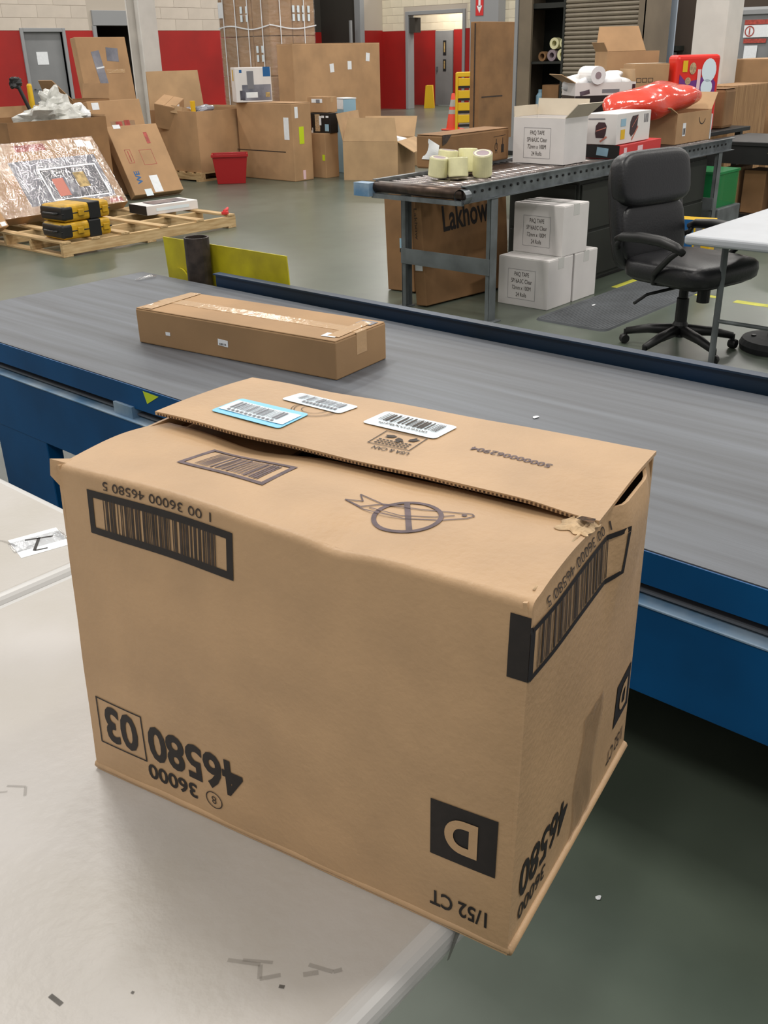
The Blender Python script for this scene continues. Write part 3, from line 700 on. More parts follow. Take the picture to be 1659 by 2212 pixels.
for r in (.031, .027, .017): ring(mb, lambda a, b_: btop(a, b_, LF), .168, .282, r, r+.0009, 32, .9)
mb.build('round_seal', 'ink_soft', hero)
def sticker(cx, cy, w_, h_, rot, mt, nm, rows=(), lift=.0016):
    cs, sn = math.cos(rot), math.sin(rot)
    f0 = lambda x, y, lf=0: btop(cx + x*cs - y*sn, cy + x*sn + y*cs, lift+lf)
    r = .006; pts = []
    for (sx, sy, a0) in ((1, 1, 0), (-1, 1, 90), (-1, -1, 180), (1, -1, 270)):
        for k_ in range(4):
            t = R(a0 + 30*k_); pts.append((sx*(w_/2-r) + r*math.cos(t), sy*(h_/2-r) + r*math.sin(t)))
    mb = MB(); n_ = len(pts); mb.add([f0(0, 0)] + [f0(x*.5, y*.5) for x, y in pts] + [f0(x, y) for x, y in pts],
        [(0, 1+i, 1+(i+1) % n_) for i in range(n_)] + [(1+i, 1+n_+i, 1+n_+(i+1) % n_, 1+(i+1) % n_) for i in range(n_)]); st = mb.build(nm, mt, hero, thick=.0004)
    return st, f0
st, f0 = sticker(.118, .232, .112, .062, -.03, 'sticker_blue', 'blue_edged_label')
MB().grid(lambda s_, t_: f0(-.052+.104*s_, -.02+.04*t_, .0008), 10, 4).build('label_panel', 'sticker', st)
mb = MB(); bars(mb, lambda x, y: f0(x, y, .0017), -.042, .036, -.010, .016, 41, .0009)
for j in range(11): mb.quad(f0(-.04+j*.007, -.018, .0017), f0(-.0355+j*.007, -.018, .0017), f0(-.0355+j*.007, -.0135, .0017), f0(-.04+j*.007, -.0135, .0017))
mb.build('barcode', 'ink_grey', st)
st, f0 = sticker(.158, .308, .102, .040, -.12, 'sticker', 'white_label')
mb = MB(); bars(mb, lambda x, y: f0(x, y, .0011), -.036, .038, -.004, .014, 42, .0010)
for j in range(10): mb.quad(f0(-.02+j*.006, -.014, .0011), f0(-.0155+j*.006, -.014, .0011), f0(-.0155+j*.006, -.008, .0011), f0(-.02+j*.006, -.008, .0011))
mb.build('barcode', 'ink_grey', st)
st, f0 = sticker(.302, .294, .106, .055, -.06, 'sticker', 'white_label')
mb = MB(); bars(mb, lambda x, y: f0(x, y, .0011), -.042, .042, -.008, .019, 43, .0011); mb.build('barcode', 'ink_soft', st)
write(st, 'label_code', lambda x, y: f0(x, y, .0011), 'spPBXG29500', .011, .0, -.0165, 'ink_soft', 0, wd=.07, ht=.0075, bold=.01)

# ================================================================== folding tables in front
def folding_table(name, label, x0, x1, y0, y1, z=.74, t=.045):
    cx, cy = (x0+x1)/2, (y0+y1)/2; hx, hy = (x1-x0)/2, (y1-y0)/2
    tb = thing(name, label, 'table', (cx, cy, 0))
    MB().box(-hx, hx, -hy, hy, z-t, z-.001).build('table_rim', 'table_rim', tb, bevel=.018, seg=4)
    MB().box(-hx+.022, hx-.022, -hy+.022, hy-.022, z-.02, z).build('table_top', 'table', tb, bevel=.003, seg=2)
    for sx in (-1, 1):
        for sy in (-1, 1): MB().tube([(sx*(hx-.32), sy*(hy-.30), 0), (sx*(hx-.32), sy*(hy-.30), z-t)], .014, 10).build('leg', 'steel_paint', tb)
        MB().tube([(sx*(hx-.32), -(hy-.30), .12), (sx*(hx-.32), hy-.30, .12)], .012, 10).build('leg_brace', 'steel_paint', tb)
    return tb
t1 = folding_table('folding_table', 'off-white plastic folding table carrying the big dented carton', -.95, .905, .438, 1.452)
t2 = folding_table('folding_table', 'off-white plastic folding table with a taped paper tag, end to end with the carton table', -.95, .912, 1.458, 2.47)
# scuffs and stains on the near table
def mark(tb, org, pts, wd, mt='scuff'):
    mb = MB(); stroke(mb, lambda a, b_: (a-org[0], b_-org[1], .7406), pts, wd); mb.build('scuff_mark', mt, tb)
o1 = (t1.location.x, t1.location.y); o2 = (t2.location.x, t2.location.y)
mark(t1, o1, [(.402, .590), (.420, .560), (.408, .548), (.425, .535)], .005)
mark(t1, o1, [(.412, .578), (.430, .552)], .004); mark(t1, o1, [(.452, .522), (.462, .497), (.470, .492)], .005); mark(t1, o1, [(.44, .518), (.452, .508)], .006)
mark(t1, o1, [(.415, .527), (.418, .522)], .004, 'scuff_dark'); mark(t1, o1, [(.26, .694), (.262, .676)], .005, 'scuff_dark'); mark(t1, o1, [(.315, .635), (.316, .632)], .003, 'scuff_dark')
mark(t1, o1, [(.39, 1.01), (.405, .99), (.395, .975)], .004); mark(t1, o1, [(.35, 1.03), (.385, 1.0)], .003)
mark(t2, o2, [(.72, 1.71), (.745, 1.66), (.75, 1.62)], .006); mark(t2, o2, [(.735, 1.73), (.748, 1.70)], .004)
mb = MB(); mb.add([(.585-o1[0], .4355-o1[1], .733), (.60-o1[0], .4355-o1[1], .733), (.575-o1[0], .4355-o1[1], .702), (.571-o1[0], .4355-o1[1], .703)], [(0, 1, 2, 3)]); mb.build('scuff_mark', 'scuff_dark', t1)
tg = thing('paper_tag', 'small square white paper tag with black marker strokes taped to the table', 'paper tag', (.787, 1.600, .7402), R(-14))
MB().box(-.047, .047, -.045, .045, 0, .0004).build('paper', 'white', tg)
MB().box(-.052, .052, -.018, .030, .0004, .0006).build('clear_tape', 'film_flat', tg)
mb = MB(); stroke(mb, lambda a, b_: (a, b_, .0009), [(-.02, .025), (.03, .01)], .005); stroke(mb, lambda a, b_: (a, b_, .0009), [(.005, .018), (-.018, -.03)], .006); stroke(mb, lambda a, b_: (a, b_, .0009), [(-.018, -.03), (.006, -.034)], .004); mb.build('marker_strokes', 'ink', tg)

# ================================================================== white table, chair, mat on the right
ft_ = thing('folding_table', 'white plastic folding table in front of the black office chair', 'table', (5.54, 1.72, 0))
MB().box(-.92, .92, -.38, .38, .69, .74).build('table_top', 'white_table', ft_, bevel=.016, seg=3)
for sx in (-.58, .55):
    for sy in (-.30, .30): MB().tube([(sx, sy, 0), (sx, sy, .69)], .017, 12).build('leg', 'steel_paint', ft_)
    MB().tube([(sx, -.30, .25), (sx, .30, .25)], .011, 8).build('leg_brace', 'steel_paint', ft_)
    MB().tube([(sx, 0, .25), (sx*.35, 0, .68)], .010, 8).build('folding_stay', 'steel_paint', ft_)

ch = thing('office_chair', 'black leather office chair on a star base behind the white table', 'chair', (5.14, 2.30, 0), R(-12))
for i in range(5):
    a = R(90+72*i+20); dx, dy = math.cos(a), math.sin(a)
    MB().tube([(.03*dx, .03*dy, .12), (.18*dx, .18*dy, .105), (.31*dx, .31*dy, .075)], [.032, .027, .02], 10).build('base_leg', 'black', ch, smooth=True)
    cst = MB().lathe([(0, -.022), (.024, -.022), (.028, -.012), (.028, .012), (.024, .022), (0, .022)], 16, Matrix.Translation((.32*dx, .32*dy, .028)) @ Matrix.Rotation(a+R(40), 4, 'Z') @ Matrix.Rotation(R(90), 4, 'X')).build('caster', 'black', ch)
    MB().tube([(.315*dx, .315*dy, .05), (.315*dx, .315*dy, .085)], .012, 8).build('caster_stem', 'black', cst)
MB().lathe([(0, .085), (.045, .085), (.045, .15), (.034, .17), (.034, .30), (.026, .305), (.026, .38), (0, .38)], 20).build('gas_column', 'black', ch)
MB().box(-.13, .13, -.16, .12, .375, .42).build('tilt_plate', 'black', ch, bevel=.01)
MB().tube([(0, -.13, .30), (0, -.13, .39)], .035, 14).build('tension_knob', 'black', ch)
MB().tube([(-.05, .0, .37), (-.22, .08, .34), (-.30, .10, .30)], .009, 8).build('lift_lever', 'black', ch)
MB().blob((0, -.03, .475), (.29, .29, .07), .5, .4, 36, 12).build('seat', 'leather', ch, smooth=True)
MB().blob((0, -.02, .43), (.25, .26, .03), .4, .4, 30, 8).build('seat_shell', 'black', ch, smooth=True)
# backrest leans back a little (towards +y)
tilt = Matrix.Translation((0, .25, .47)) @ Matrix.Rotation(R(-10), 4, 'X')
MB().blob((0, .01, .27), (.285, .055, .31), .5, .5, 32, 16, mtx=tilt).build('backrest', 'leather', ch, smooth=True)
MB().blob((0, -.03, .455), (.295, .065, .15), .5, .38, 32, 14, mtx=tilt).build('headrest_cushion', 'leather', ch, smooth=True)
MB().blob((0, -.015, .17), (.265, .045, .17), .45, .4, 30, 12, mtx=tilt).build('lumbar_cushion', 'leather', ch, smooth=True)
MB().blob((0, .045, .27), (.265, .03, .30), .4, .4, 28, 12, mtx=tilt).build('back_shell', 'black', ch, smooth=True)
for s in (-1, 1):
    x = s*.315
    MB().tube([(x, .25, .63), (x, .20, .65), (x, .08, .66), (x, -.06, .655), (x, -.15, .635), (x, -.20, .61)], [.016, .026, .029, .029, .026, .018], 12).build('arm_pad', 'black', ch, smooth=True)
    MB().tube([(x, -.17, .62), (x*1.0, -.12, .58), (x*.98, -.02, .48), (x*.8, .02, .42), (x*.5, .02, .40)], .016, 10).build('arm_bracket', 'black', ch, smooth=True)
    MB().tube([(x, .22, .64), (x, .24, .60), (x*.85, .27, .58)], .016, 10).build('arm_bracket', 'black', ch, smooth=True)

mt_ = thing('rubber_mat', 'grey rubber standing mat with a dark rim on the floor by the chair', 'mat', (5.98, 3.08, 0), 0)
mb = MB(); hx, hy, r = .75, .26, .05; P = []
for (sx, sy, a0) in ((1, 1, 0), (-1, 1, 90), (-1, -1, 180), (1, -1, 270)):
    for k_ in range(5): t = R(a0+22.5*k_); P.append((sx*(hx-r)+r*math.cos(t), sy*(hy-r)+r*math.sin(t)))
k_ = len(P); mb.add([(x, y, 0) for x, y in P] + [(x*.985, y*.965, .012) for x, y in P], [tuple(range(k_, 2*k_))] + [(i, (i+1) % k_, k_+(i+1) % k_, k_+i) for i in range(k_)])
mb.build('mat_pad', 'rubber', mt_)
for i in range(22): MB().box(-.72, .72, -.235+i*.0215, -.228+i*.0215, .012, .0135).build('ridge', 'rubber', mt_)
rd = thing('stand_weight', 'round black rubber stand weight on the floor under the white table', 'stand weight', (5.5, 1.87, 0))
MB().lathe([(0, 0), (.20, 0), (.205, .03), (.19, .06), (.12, .072), (0, .075)], 32).build('disc', 'rubber_dark', rd)
MB().lathe([(.045, .074), (.055, .075), (.055, .10), (.04, .105), (.04, .08)], 20).build('socket', 'black', rd)
for i in range(4): MB().lathe([(0, .0), (.014, 0), (.014, .012), (0, .012)], 10, Matrix.Translation((.13*math.cos(i*1.57+.5), .13*math.sin(i*1.57+.5), .066))).build('stud', 'black', rd)

# ================================================================== roller conveyor
RY0, RY1, RX0, RX1, RZ = 3.55, 4.22, 4.72, 8.55, .85
rcv = thing('roller_conveyor', 'grey gravity roller conveyor table on legs loaded with boxes', 'conveyor', (0, 0, 0))
def c_rail(y, s):
    mb = MB(); mb.box(RX0, RX1, y-.003, y+.003, RZ-.085, RZ+.015); mb.box(RX0, RX1, min(y, y+s*.03), max(y, y+s*.03), RZ+.010, RZ+.015); mb.box(RX0, RX1, min(y, y+s*.03), max(y, y+s*.03), RZ-.085, RZ-.080)
    return mb.build('side_rail', 'steel', rcv)
c_rail(RY0, -1); c_rail(RY1, 1)
rl = MB().tube([(0, RY0+.01, 0), (0, RY1-.01, 0)], .024, 14).build('roller', 'roller', rcv, smooth=True)
k_ = int((RX1-RX0-.1)/.076)
for i in range(k_):
    o = rl if i == 0 else twin(rl, rcv)
    o.location = (RX0+.05+.076*i, 0, RZ-.024)
    if i == 0: o.data.materials[0] = M['roller']
MB().tube([(RX0+.012, RY0-.01, RZ-.03), (RX0+.012, RY1+.01, RZ-.03)], .036, 18).build('end_drum', 'roller_dark', rcv, smooth=True)
bo = MB().lathe([(0, -.006), (.009, -.006), (.009, .004), (0, .004)], 6, Matrix.Rotation(R(90), 4, 'X')).build('axle_nut', 'black_steel', rcv)
for i in range(k_):
    o = bo if i == 0 else twin(bo, rcv); o.location = (RX0+.05+.076*i, RY0-.006, RZ-.03)
MB().box(RX0-.025, RX0+.0, RY0-.02, RY1+.02, RZ-.095, RZ-.068).build('end_bar', 'steel', rcv)
MB().tube([(RX0-.03, RY0-.012, RZ-.045), (RX0+.03, RY0-.012, RZ-.045)], .045, 16, caps=False).build('rail_end_tube', 'steel', rcv)
MB().box(RX0-.06, RX0+.02, RY1+.01, RY1+.14, RZ-.085, RZ-.005).build('end_bracket', 'blue_pale', rcv)
for x in (5.03, 8.3):
    for y in (RY0-.02, RY1+.03):
        mb = MB(); mb.box(x-.035, x+.035, y-.003, y+.003, 0, RZ-.08); mb.box(x-.035, x-.029, y-.03 if y > 4 else y, y if y > 4 else y+.03, 0, RZ-.08); mb.box(x+.029, x+.035, y-.03 if y > 4 else y, y if y > 4 else y+.03, 0, RZ-.08)
        mb.build('leg', 'steel_paint', rcv)
        MB().box(x-.05, x+.05, y-.04, y+.04, 0, .008).build('foot_plate', 'steel_paint', rcv)
    MB().box(x-.045, x-.035, RY0-.02, RY1+.03, .30, .40).build('cross_brace', 'steel_paint', rcv)
    

# white tape cartons
def tape_carton(loc, label, rz=0.0, op_=False):
    sz = (.30, .40, .325)
    if op_:
        c = open_carton('tape_carton', label, 'box', loc, (.30, .42, .30), rz, 'white_card', 'cream_card', t=.005,
                        flaps=(('+x', 6, .11), ('-y', 50, .14, -.02), ('+y', 4, .07), ('-x', -172, .12)), group=None)
        sz = (.30, .42, .30)
    else:
        c = carton('tape_carton', label, 'box', loc, sz, rz, 'white_card', tape='tape_white', along='y', tape_w=.07, bevel=.004)
    fn = on_face(sz, '-x', .0015)
    mb = MB(); frame_pts(mb, fn, -.12, .10, -.115, .085, .0018); mb.build('print_frame', 'ink_grey', c)
    write(c, 'print_text', fn, 'PAQ TAPE\nSP16A3C Clear\n72mm x 100M\n24 Rolls', .034, -.01, -.015, 'ink_soft', 0, wd=.165, ht=.165, line=1.15)
    return c
tape_carton((5.635, 3.60, 0), 'white tape carton on the floor, lower one with printed front under the conveyor')
tape_carton((5.95, 3.595, 0), 'white tape carton on the floor squeezed behind the lower printed one')
tape_carton((5.80, 3.60, .3265), 'white tape carton stacked on two floor cartons under the conveyor', R(-2))
tape_carton((6.245, 3.92, RZ+.001), 'open white tape carton with raised flaps standing on the rollers', 0, True)

# dark cabinet below the conveyor
cb = thing('drawer_cabinet', 'dark steel cabinet standing under the roller conveyor behind white cartons', 'cabinet', (7.2, 3.88, 0))
MB().box(-1.05, 1.0, -.28, .3, .03, .74).build('body', 'cab_dark', cb, bevel=.004)
for (x0, x1) in ((-1.03, -.36), (-.34, .33), (.35, .98)):
    for (z0, z1) in ((.06, .38), (.40, .72)): MB().box(x0, x1, -.295, -.28, z0, z1).build('drawer_front', 'cab_dark', cb, bevel=.004)
for (z0, z1) in ((.06, .38), (.40, .72)): MB().box(-1.065, -1.05, -.26, .28, z0, z1).build('end_panel', 'cab_dark', cb, bevel=.004)
MB().box(-1.0, .95, -.25, .27, 0, .03).build('plinth', 'black_steel', cb)

# leaning flat cartons under / behind the conveyor
def flat_lean(name, label, p, sz, rz, lean, mt, axis='y', group=None):
    """thin carton standing on its long edge; leans back about its bottom edge"""
    x, y, z = sz
    root = thing(name, label, 'box', (p[0], p[1], p[2] + y/2*math.sin(R(lean))), 0, group); root.rotation_euler = (R(-lean), 0, rz) if axis == 'y' else (0, R(lean), rz)
    root.rotation_mode = 'XYZ'
    MB().box(-x/2, x/2, -y/2, y/2, 0, z).build('body', mt, root, bevel=.006)
    return root
lk = flat_lean('flat_carton', 'flat brown carton printed Lakhow leaning under the roller conveyor', (5.50, 4.10, .004), (.86, .10, .72), R(-6), 5, 'card_dark')
fn = on_face((.86, .10, .72), '-y', .0015)
write(lk, 'brand_text', fn, 'Lakhow', .16, .0, .20, 'ink', R(3), wd=.46, ht=.17, bold=.02)
write(lk, 'edge_text', on_face((.86, .10, .72), '-x', .0015), 'Lakhow', .04, .0, .18, 'ink_soft', R(-90), wd=.2, ht=.028)
patch(lk, 'torn_label', (.86, .10, .72), '-x', .0, -.1, .07, .05, 'white')
bk = flat_lean('flat_carton', 'narrow brown carton on end with a pale blue tag behind conveyor legs', (5.42, 4.56, .004), (.16, .24, .78), R(4), 2, 'card_dark')
patch(bk, 'shipping_tag', (.16, .24, .78), '-x', .03, -.05, .05, .07, 'sky_box'); patch(bk, 'shipping_tag_dark', (.16, .24, .78), '-x', .03, -.10, .05, .025, 'black')

# long carton and tape rolls on the rollers
ls = (.80, .22, .215)
lg = carton('long_carton', 'crushed long brown carton with a torn white end lying on the rollers', 'box', (5.74, 4.30, RZ+.0155), ls, R(1), 'card_dark', tape=None, along='x', bevel=.012)
mb = MB(); fn = on_face(ls, '-y', .0015)
for (cx, k2) in ((.235, 0), (.315, 1)):
    if k2: mb.quad(fn(cx-.016, -.055), fn(cx+.016, -.055), fn(cx+.016, 0), fn(cx-.016, 0)); stroke(mb, fn, [(cx, 0), (cx, .045)], .006)
    else:
        ring(mb, fn, cx, -.012, .016, .02, 14, 1.4); stroke(mb, fn, [(cx-.01, -.055), (cx-.008, -.03)], .004); stroke(mb, fn, [(cx+.01, -.055), (cx+.008, -.03)], .004); stroke(mb, fn, [(cx, -.02), (cx, .04)], .006)
stroke(mb, fn, [(.20, .055), (.35, .06)], .003); mb.build('handling_symbols', 'ink', lg)
mb = MB().grid(lambda s, t: (-.402 - .012*math.sin(3*s+1)*math.sin(PI*t), -.09 + .15*s*(1-.4*t), .06 + .13*t*(1-.3*(1-s))), 8, 8); mb.build('torn_white_lining', 'tissue', lg, thick=.002)
mb = MB().add([(-.40, -.112, .215), (-.30, -.112, .215), (-.36, -.116, .165), (-.402, -.114, .15)], [(0, 1, 2, 3)]); mb.build('torn_corner', 'ink_soft', lg, thick=.003)
spots = [(5.05, 3.99, 8, 0, 'front'), (5.09, 3.855, -6, 6, 'front'), (5.27, 3.80, 10, -14, 'right'), (5.19, 4.03, 4, 4, 'rear'), (5.32, 3.955, -5, 8, 'rear')]
labs = {'front': 'pale yellow tape roll at the front of the wrapped group on the rollers', 'right': 'tilted pale yellow tape roll beside the wrapped group on the rollers', 'rear': 'grey-topped tape roll at the back of the wrapped group on the rollers'}
for (x, y, rx, ry, wh) in spots:
    hgt = {'front': .115, 'right': .14, 'rear': .145}[wh]
    tr_ = thing('tape_roll', {(5.05, 3.99): 'pale yellow tape roll on the rollers nearest the torn white carton end', (5.09, 3.855): 'pale yellow tape roll on the rollers between two other front rolls', (5.19, 4.03): 'grey-topped tape roll on the rollers against the long carton', (5.32, 3.955): 'grey-topped tape roll on the rollers just behind the tilted one'}.get((x, y), labs[wh]), 'tape roll', (x, y, RZ+.014), rot=(R(rx), R(ry), 0), group='tape rolls on the rollers')
    MB().lathe([(.042, .0), (.061, .0), (.063, .006), (.063, hgt-.006), (.061, hgt), (.042, hgt)], 28).build('tape_winding', 'taperoll', tr_, smooth=False)
    MB().lathe([(.038, .002), (.042, .002), (.042, hgt-.002), (.038, hgt-.002), (.038, .002)], 24).build('core', 'core', tr_)
    MB().lathe([(0, hgt-.004), (.06, hgt+.0005)], 24).build('end_film', 'core', tr_)

# product boxes
ps = (.74, .27, .095)
rbx = carton('flat_red_box', 'flat red product box with a black end lying on the rollers', 'box', (6.97, 3.72, RZ+.001), ps, R(4), 'red_bright', tape=None, flaps=False, bevel=.003)
patch(rbx, 'black_end', ps, '-x', 0, 0, .262, .089, 'black'); patch(rbx, 'pale_label', ps, '-x', .0, -.0, .09, .055, 'sky_box', R(-6), lift=.0025)
patch(rbx, 'small_label', ps, '-y', -.28, .0, .05, .05, 'pink'); patch(rbx, 'small_label', ps, '-y', -.02, .005, .09, .035, 'pink')
qs = (.58, .25, .21)
pb = carton('product_box', 'white product box with pictures of a dark basket atop the red box', 'box', (6.88, 3.735, RZ+.097), qs, R(4), 'white_card', tape=None, flaps=False, bevel=.003)
fn = on_face(qs, '-x', .002)
mb = MB(); mb.add([fn(x, y) for x, y in [(-.035, -.06), (.03, -.06), (.04, -.03), (.045, .02), (.03, .045), (-.02, .045), (-.04, .02), (-.042, -.03)]], [tuple(range(8))]); mb.build('basket_picture', 'plum', pb)
mb = MB(); fn2 = on_face(qs, '-x', .003); stroke(mb, fn2, [(-.035, -.015), (.04, .01)], .006); stroke(mb, fn2, [(.0, -.085), (.05, -.05)], .012); mb.build('handle_picture', 'rose', pb)
mb = MB(); stroke(mb, fn2, [(-.10, .065), (.03, .068)], .008); mb.build('title_line', 'ink_grey', pb)
fn = on_face(qs, '-y', .002)
mb = MB(); mb.add([fn(x, y) for x, y in [(-.04, -.065), (.05, -.02), (.06, .08), (-.04, .075), (-.07, .04), (-.075, -.04)]], [tuple(range(6))]); mb.build('basket_picture', 'plum', pb)
mb = MB(); fn2 = on_face(qs, '-y', .003); stroke(mb, fn2, [(-.03, -.085), (.065, -.0)], .016); stroke(mb, fn2, [(-.04, .0), (.055, .07)], .006); mb.build('handle_picture', 'rose', pb)
patch(pb, 'yellow_label', qs, '-y', -.19, -.04, .07, .065, 'yellow'); patch(pb, 'price_label', qs, '-y', -.19, .04, .085, .05, 'sky_box')
mb = MB(); bars(mb, fn, .17, .25, .02, .08, 9, .004); mb.build('barcode', 'ink_grey', pb)

ss = (.64, .40, .235)
sb = open_carton('smile_carton', 'brown shipping carton with a curved smile mark below the orange bag', 'box', (8.16, 3.93, RZ+.001), ss, R(0), 'card', 'card_pale', t=.006, flaps=(('+x', 35, .16), ('+y', 5, .16), ('-x', 70, .14)))
fn = on_face(ss, '-y', .0015); mb = MB()
stroke(mb, fn, [(.15 + .06*math.cos(t), .07 + .055*math.sin(t)) for t in [PI*(1.0+.9*i/10) for i in range(11)]], .009); mb.build('smile_mark', 'ink_soft', sb)
patch(sb, 'shipping_label', ss, '-y', -.18, -.01, .055, .1, 'white')
mb = MB(); bars(mb, on_face(ss, '-y', .003), -.2, -.16, -.05, -.0, 12, .003); mb.build('barcode', 'ink_soft', sb)
MB().box(.335, .35, -.2, -.03, 0, .2).build('white_insert', 'white', sb)
bag = thing('orange_bag', 'stuffed glossy orange poly mailer bag lying across the product boxes', 'bag', (7.90, 3.97, 1.09), R(-2))
MB().blob((0, 0, .09), (.53, .24, .125), .85, .75, 72, 34, amp=.22, fq=5, mtx=Matrix.Rotation(R(-3), 4, 'Y')).build('bag_film', 'orange_bag', bag, smooth=True)

# table behind the roller conveyor carrying more boxes
bt = thing('black_bench', 'black steel bench behind the roller conveyor holding open cartons', 'bench', (8.9, 4.98, 0))
MB().box(-1.6, 1.85, -.70, .80, .76, .80).build('bench_top', 'black_steel', bt, bevel=.004)
for sx in (-1.5, 1.75):
    for sy in (-.62, .68): MB().box(sx-.03, sx+.03, sy-.03, sy+.03, 0, .76).build('leg', 'black_steel', bt)
fs_ = (.56, .36, .50)
fb_ = open_carton('foam_carton', 'white open carton with dark lower half stuffed with white packing', 'box', (8.42, 4.80, .801), fs_, R(-40), 'white_card', 'card_pale', t=.006, flaps=(('-x', 62, .15), ('+x', -8, .1)))
patch(fb_, 'dark_lower_panel', fs_, '-y', 0, -.05, .555, .39, 'black'); patch(fb_, 'dark_lower_panel', fs_, '-x', 0, -.05, .355, .39, 'black')
patch(fb_, 'picture_print', fs_, '-y', -.19, .17, .09, .035, 'photo_dark', R(12)); patch(fb_, 'text_print', fs_, '-y', .05, .18, .16, .03, 'ink_grey')
patch(fb_, 'dark_end_edge', fs_, '-y', .262, .17, .03, .12, 'plum'); patch(fb_, 'pale_line', fs_, '-y', .0, -.10, .55, .02, 'white')
pk = thing('packing_roll', 'roll of white foam wrap on top of the white open carton', 'foam roll', (8.30, 4.80, 1.36), R(-25))
MB().tube([(-.02, -.12, 0), (0, .12, 0)], .075, 20).build('foam_winding', 'tissue', pk)
MB().tube([(-.021, -.122, 0), (-.02, -.1, 0)], .03, 14).build('roll_hole', 'core', pk)
pp = MB().blob((0, 0, 0), (.25, .15, .09), .8, .7, 36, 16, amp=.6, fq=10).build('packing_paper', 'tissue', smooth=True, loc=(8.42, 4.80, 1.29), rot=(0, 0, R(-40))); tag(pp, 'crumpled white packing sheets filling the white open carton', 'packing paper')
op1 = open_carton('open_carton', 'tall open brown carton with its back flap raised behind the white carton', 'box', (10.05, 5.42, .801), (.56, .36, .74), R(-40), 'card', 'card', t=.006, flaps=(('+y', 24, .26, .06), ('-x', 30, .1)))
o5 = carton('small_carton', 'small brown carton with a cream lid and printed symbols behind the orange bag', 'box', (9.46, 4.88, .801), (.36, .28, .63), R(-40), 'card', tape=None, along='x')
patch(o5, 'cream_lid', (.36, .28, .63), '+z', 0, 0, .32, .25, 'cream_card')
fn = on_face((.36, .28, .63), '-y', .0015); mb = MB()
for i in range(3): frame_pts(mb, fn, -.15+.06*i, -.10+.06*i, .15, .19, .005)
mb.build('handling_symbols', 'ink_soft', o5)
pf = MB().blob((0, 0, 0), (.11, .07, .06), .8, .7, 20, 10, amp=.5, fq=14, seed=3).build('packing_paper', 'tissue', smooth=True, loc=(9.2, 4.62, .868)); tag(pf, 'small crumpled white wrap beside the cream-lidded carton', 'packing paper')
# nappy pack
dp = thing('nappy_pack', 'red and purple printed pack standing upright behind the orange bag', 'pack', (9.74, 4.52, .8005), R(-38))
ds = (.46, .20, .70)
MB().box(-.23, .23, -.10, .10, 0, .70).build('pack_film', 'pack_red', dp, bevel=.035, seg=3)
fn = on_face(ds, '-y', .004)
mb = MB(); mb.add([fn(x, y) for x, y in [(-.19, -.30), (.19, -.30), (.19, .10), (.12, .19), (.0, .13), (-.12, .11), (-.19, .18)]], [tuple(range(7))]); mb.build('purple_print', 'purple', dp)
fn = on_face(ds, '-y', .006)
mb = MB()
def disc(mb, fn, cx, cy, r, ky=1.0, n=18): mb.add([fn(cx + r*math.cos(2*PI*i/n), cy + ky*r*math.sin(2*PI*i/n)) for i in range(n)], [tuple(range(n))])
disc(mb, fn, .11, .21, .075, 1.4); disc(mb, fn, .10, .06, .06, 1.2); mb.build('pale_print', 'sticker', dp)
mb = MB(); disc(mb, fn, -.06, .23, .035, 1.5); disc(mb, fn, -.10, .12, .03, 1.1); mb.build('peach_print', 'card_edge', dp)
patch(dp, 'yellow_flash', ds, '-y', -.14, .25, .05, .10, 'yellow', lift=.005)
mb = MB(); stroke(mb, on_face(ds, '-y', .008), [(.01, .22), (.01, .04)], .035); mb.build('title_strip', 'pink', dp)

# boxes at the far right, black desk
dk = thing('black_desk', 'black steel desk with deep apron at the end of the roller conveyor', 'desk', (10.0, 3.35, 0))
MB().box(-.5, .5, -.85, .85, .71, .75).build('desk_top', 'black_steel', dk, bevel=.006)
MB().box(-.49, -.47, -.84, .84, .55, .71).build('apron', 'black_steel', dk); MB().box(-.47, .49, .82, .84, .55, .71).build('apron', 'black_steel', dk)
for sx in (-.46, .46):
    for sy in (-.8, .8): MB().box(sx-.035, sx+.035, sy-.035, sy+.035, 0, .55 if True else .7).build('leg', 'black_steel', dk)
MB().box(-.46, .46, -.8, .8, .06, .09).build('lower_shelf', 'black_steel', dk)
pbag = MB().blob((0, 0, 0), (.26, .22, .05), .7, .6, 28, 10, amp=.3, fq=8).build('blue_mailer', 'sky_box', smooth=True, loc=(9.85, 3.3, .808)); tag(pbag, 'pale blue and white plastic mailer lying on the black desk', 'mailer')
lab = MB().box(-.004, 0, -.07, .07, -.06, .06).build('torn_tape', 'card_edge', dk, loc=(-.491, .15, .68), rot=(R(25), 0, 0))
for i, (y, wd, hh, mt2) in enumerate(((3.95, .14, .42, 'card_stripe'), (3.72, .22, .40, 'card_dark'), (3.40, .16, .42, 'card_dark'), (3.2, .12, .42, 'card_stripe'))):
    c = carton('shelf_carton', ['pale worn carton on edge, nearest the green crate under the desk', 'dark brown carton on edge under the desk beside the pale worn one', 'dark brown carton on edge under the desk farther from the green crate', 'tan carton strip on edge under the desk end'][i], 'box', (9.78, y, .091), (.3, wd, hh), R(random.uniform(-4, 4)), mt2, tape=None, flaps=False)
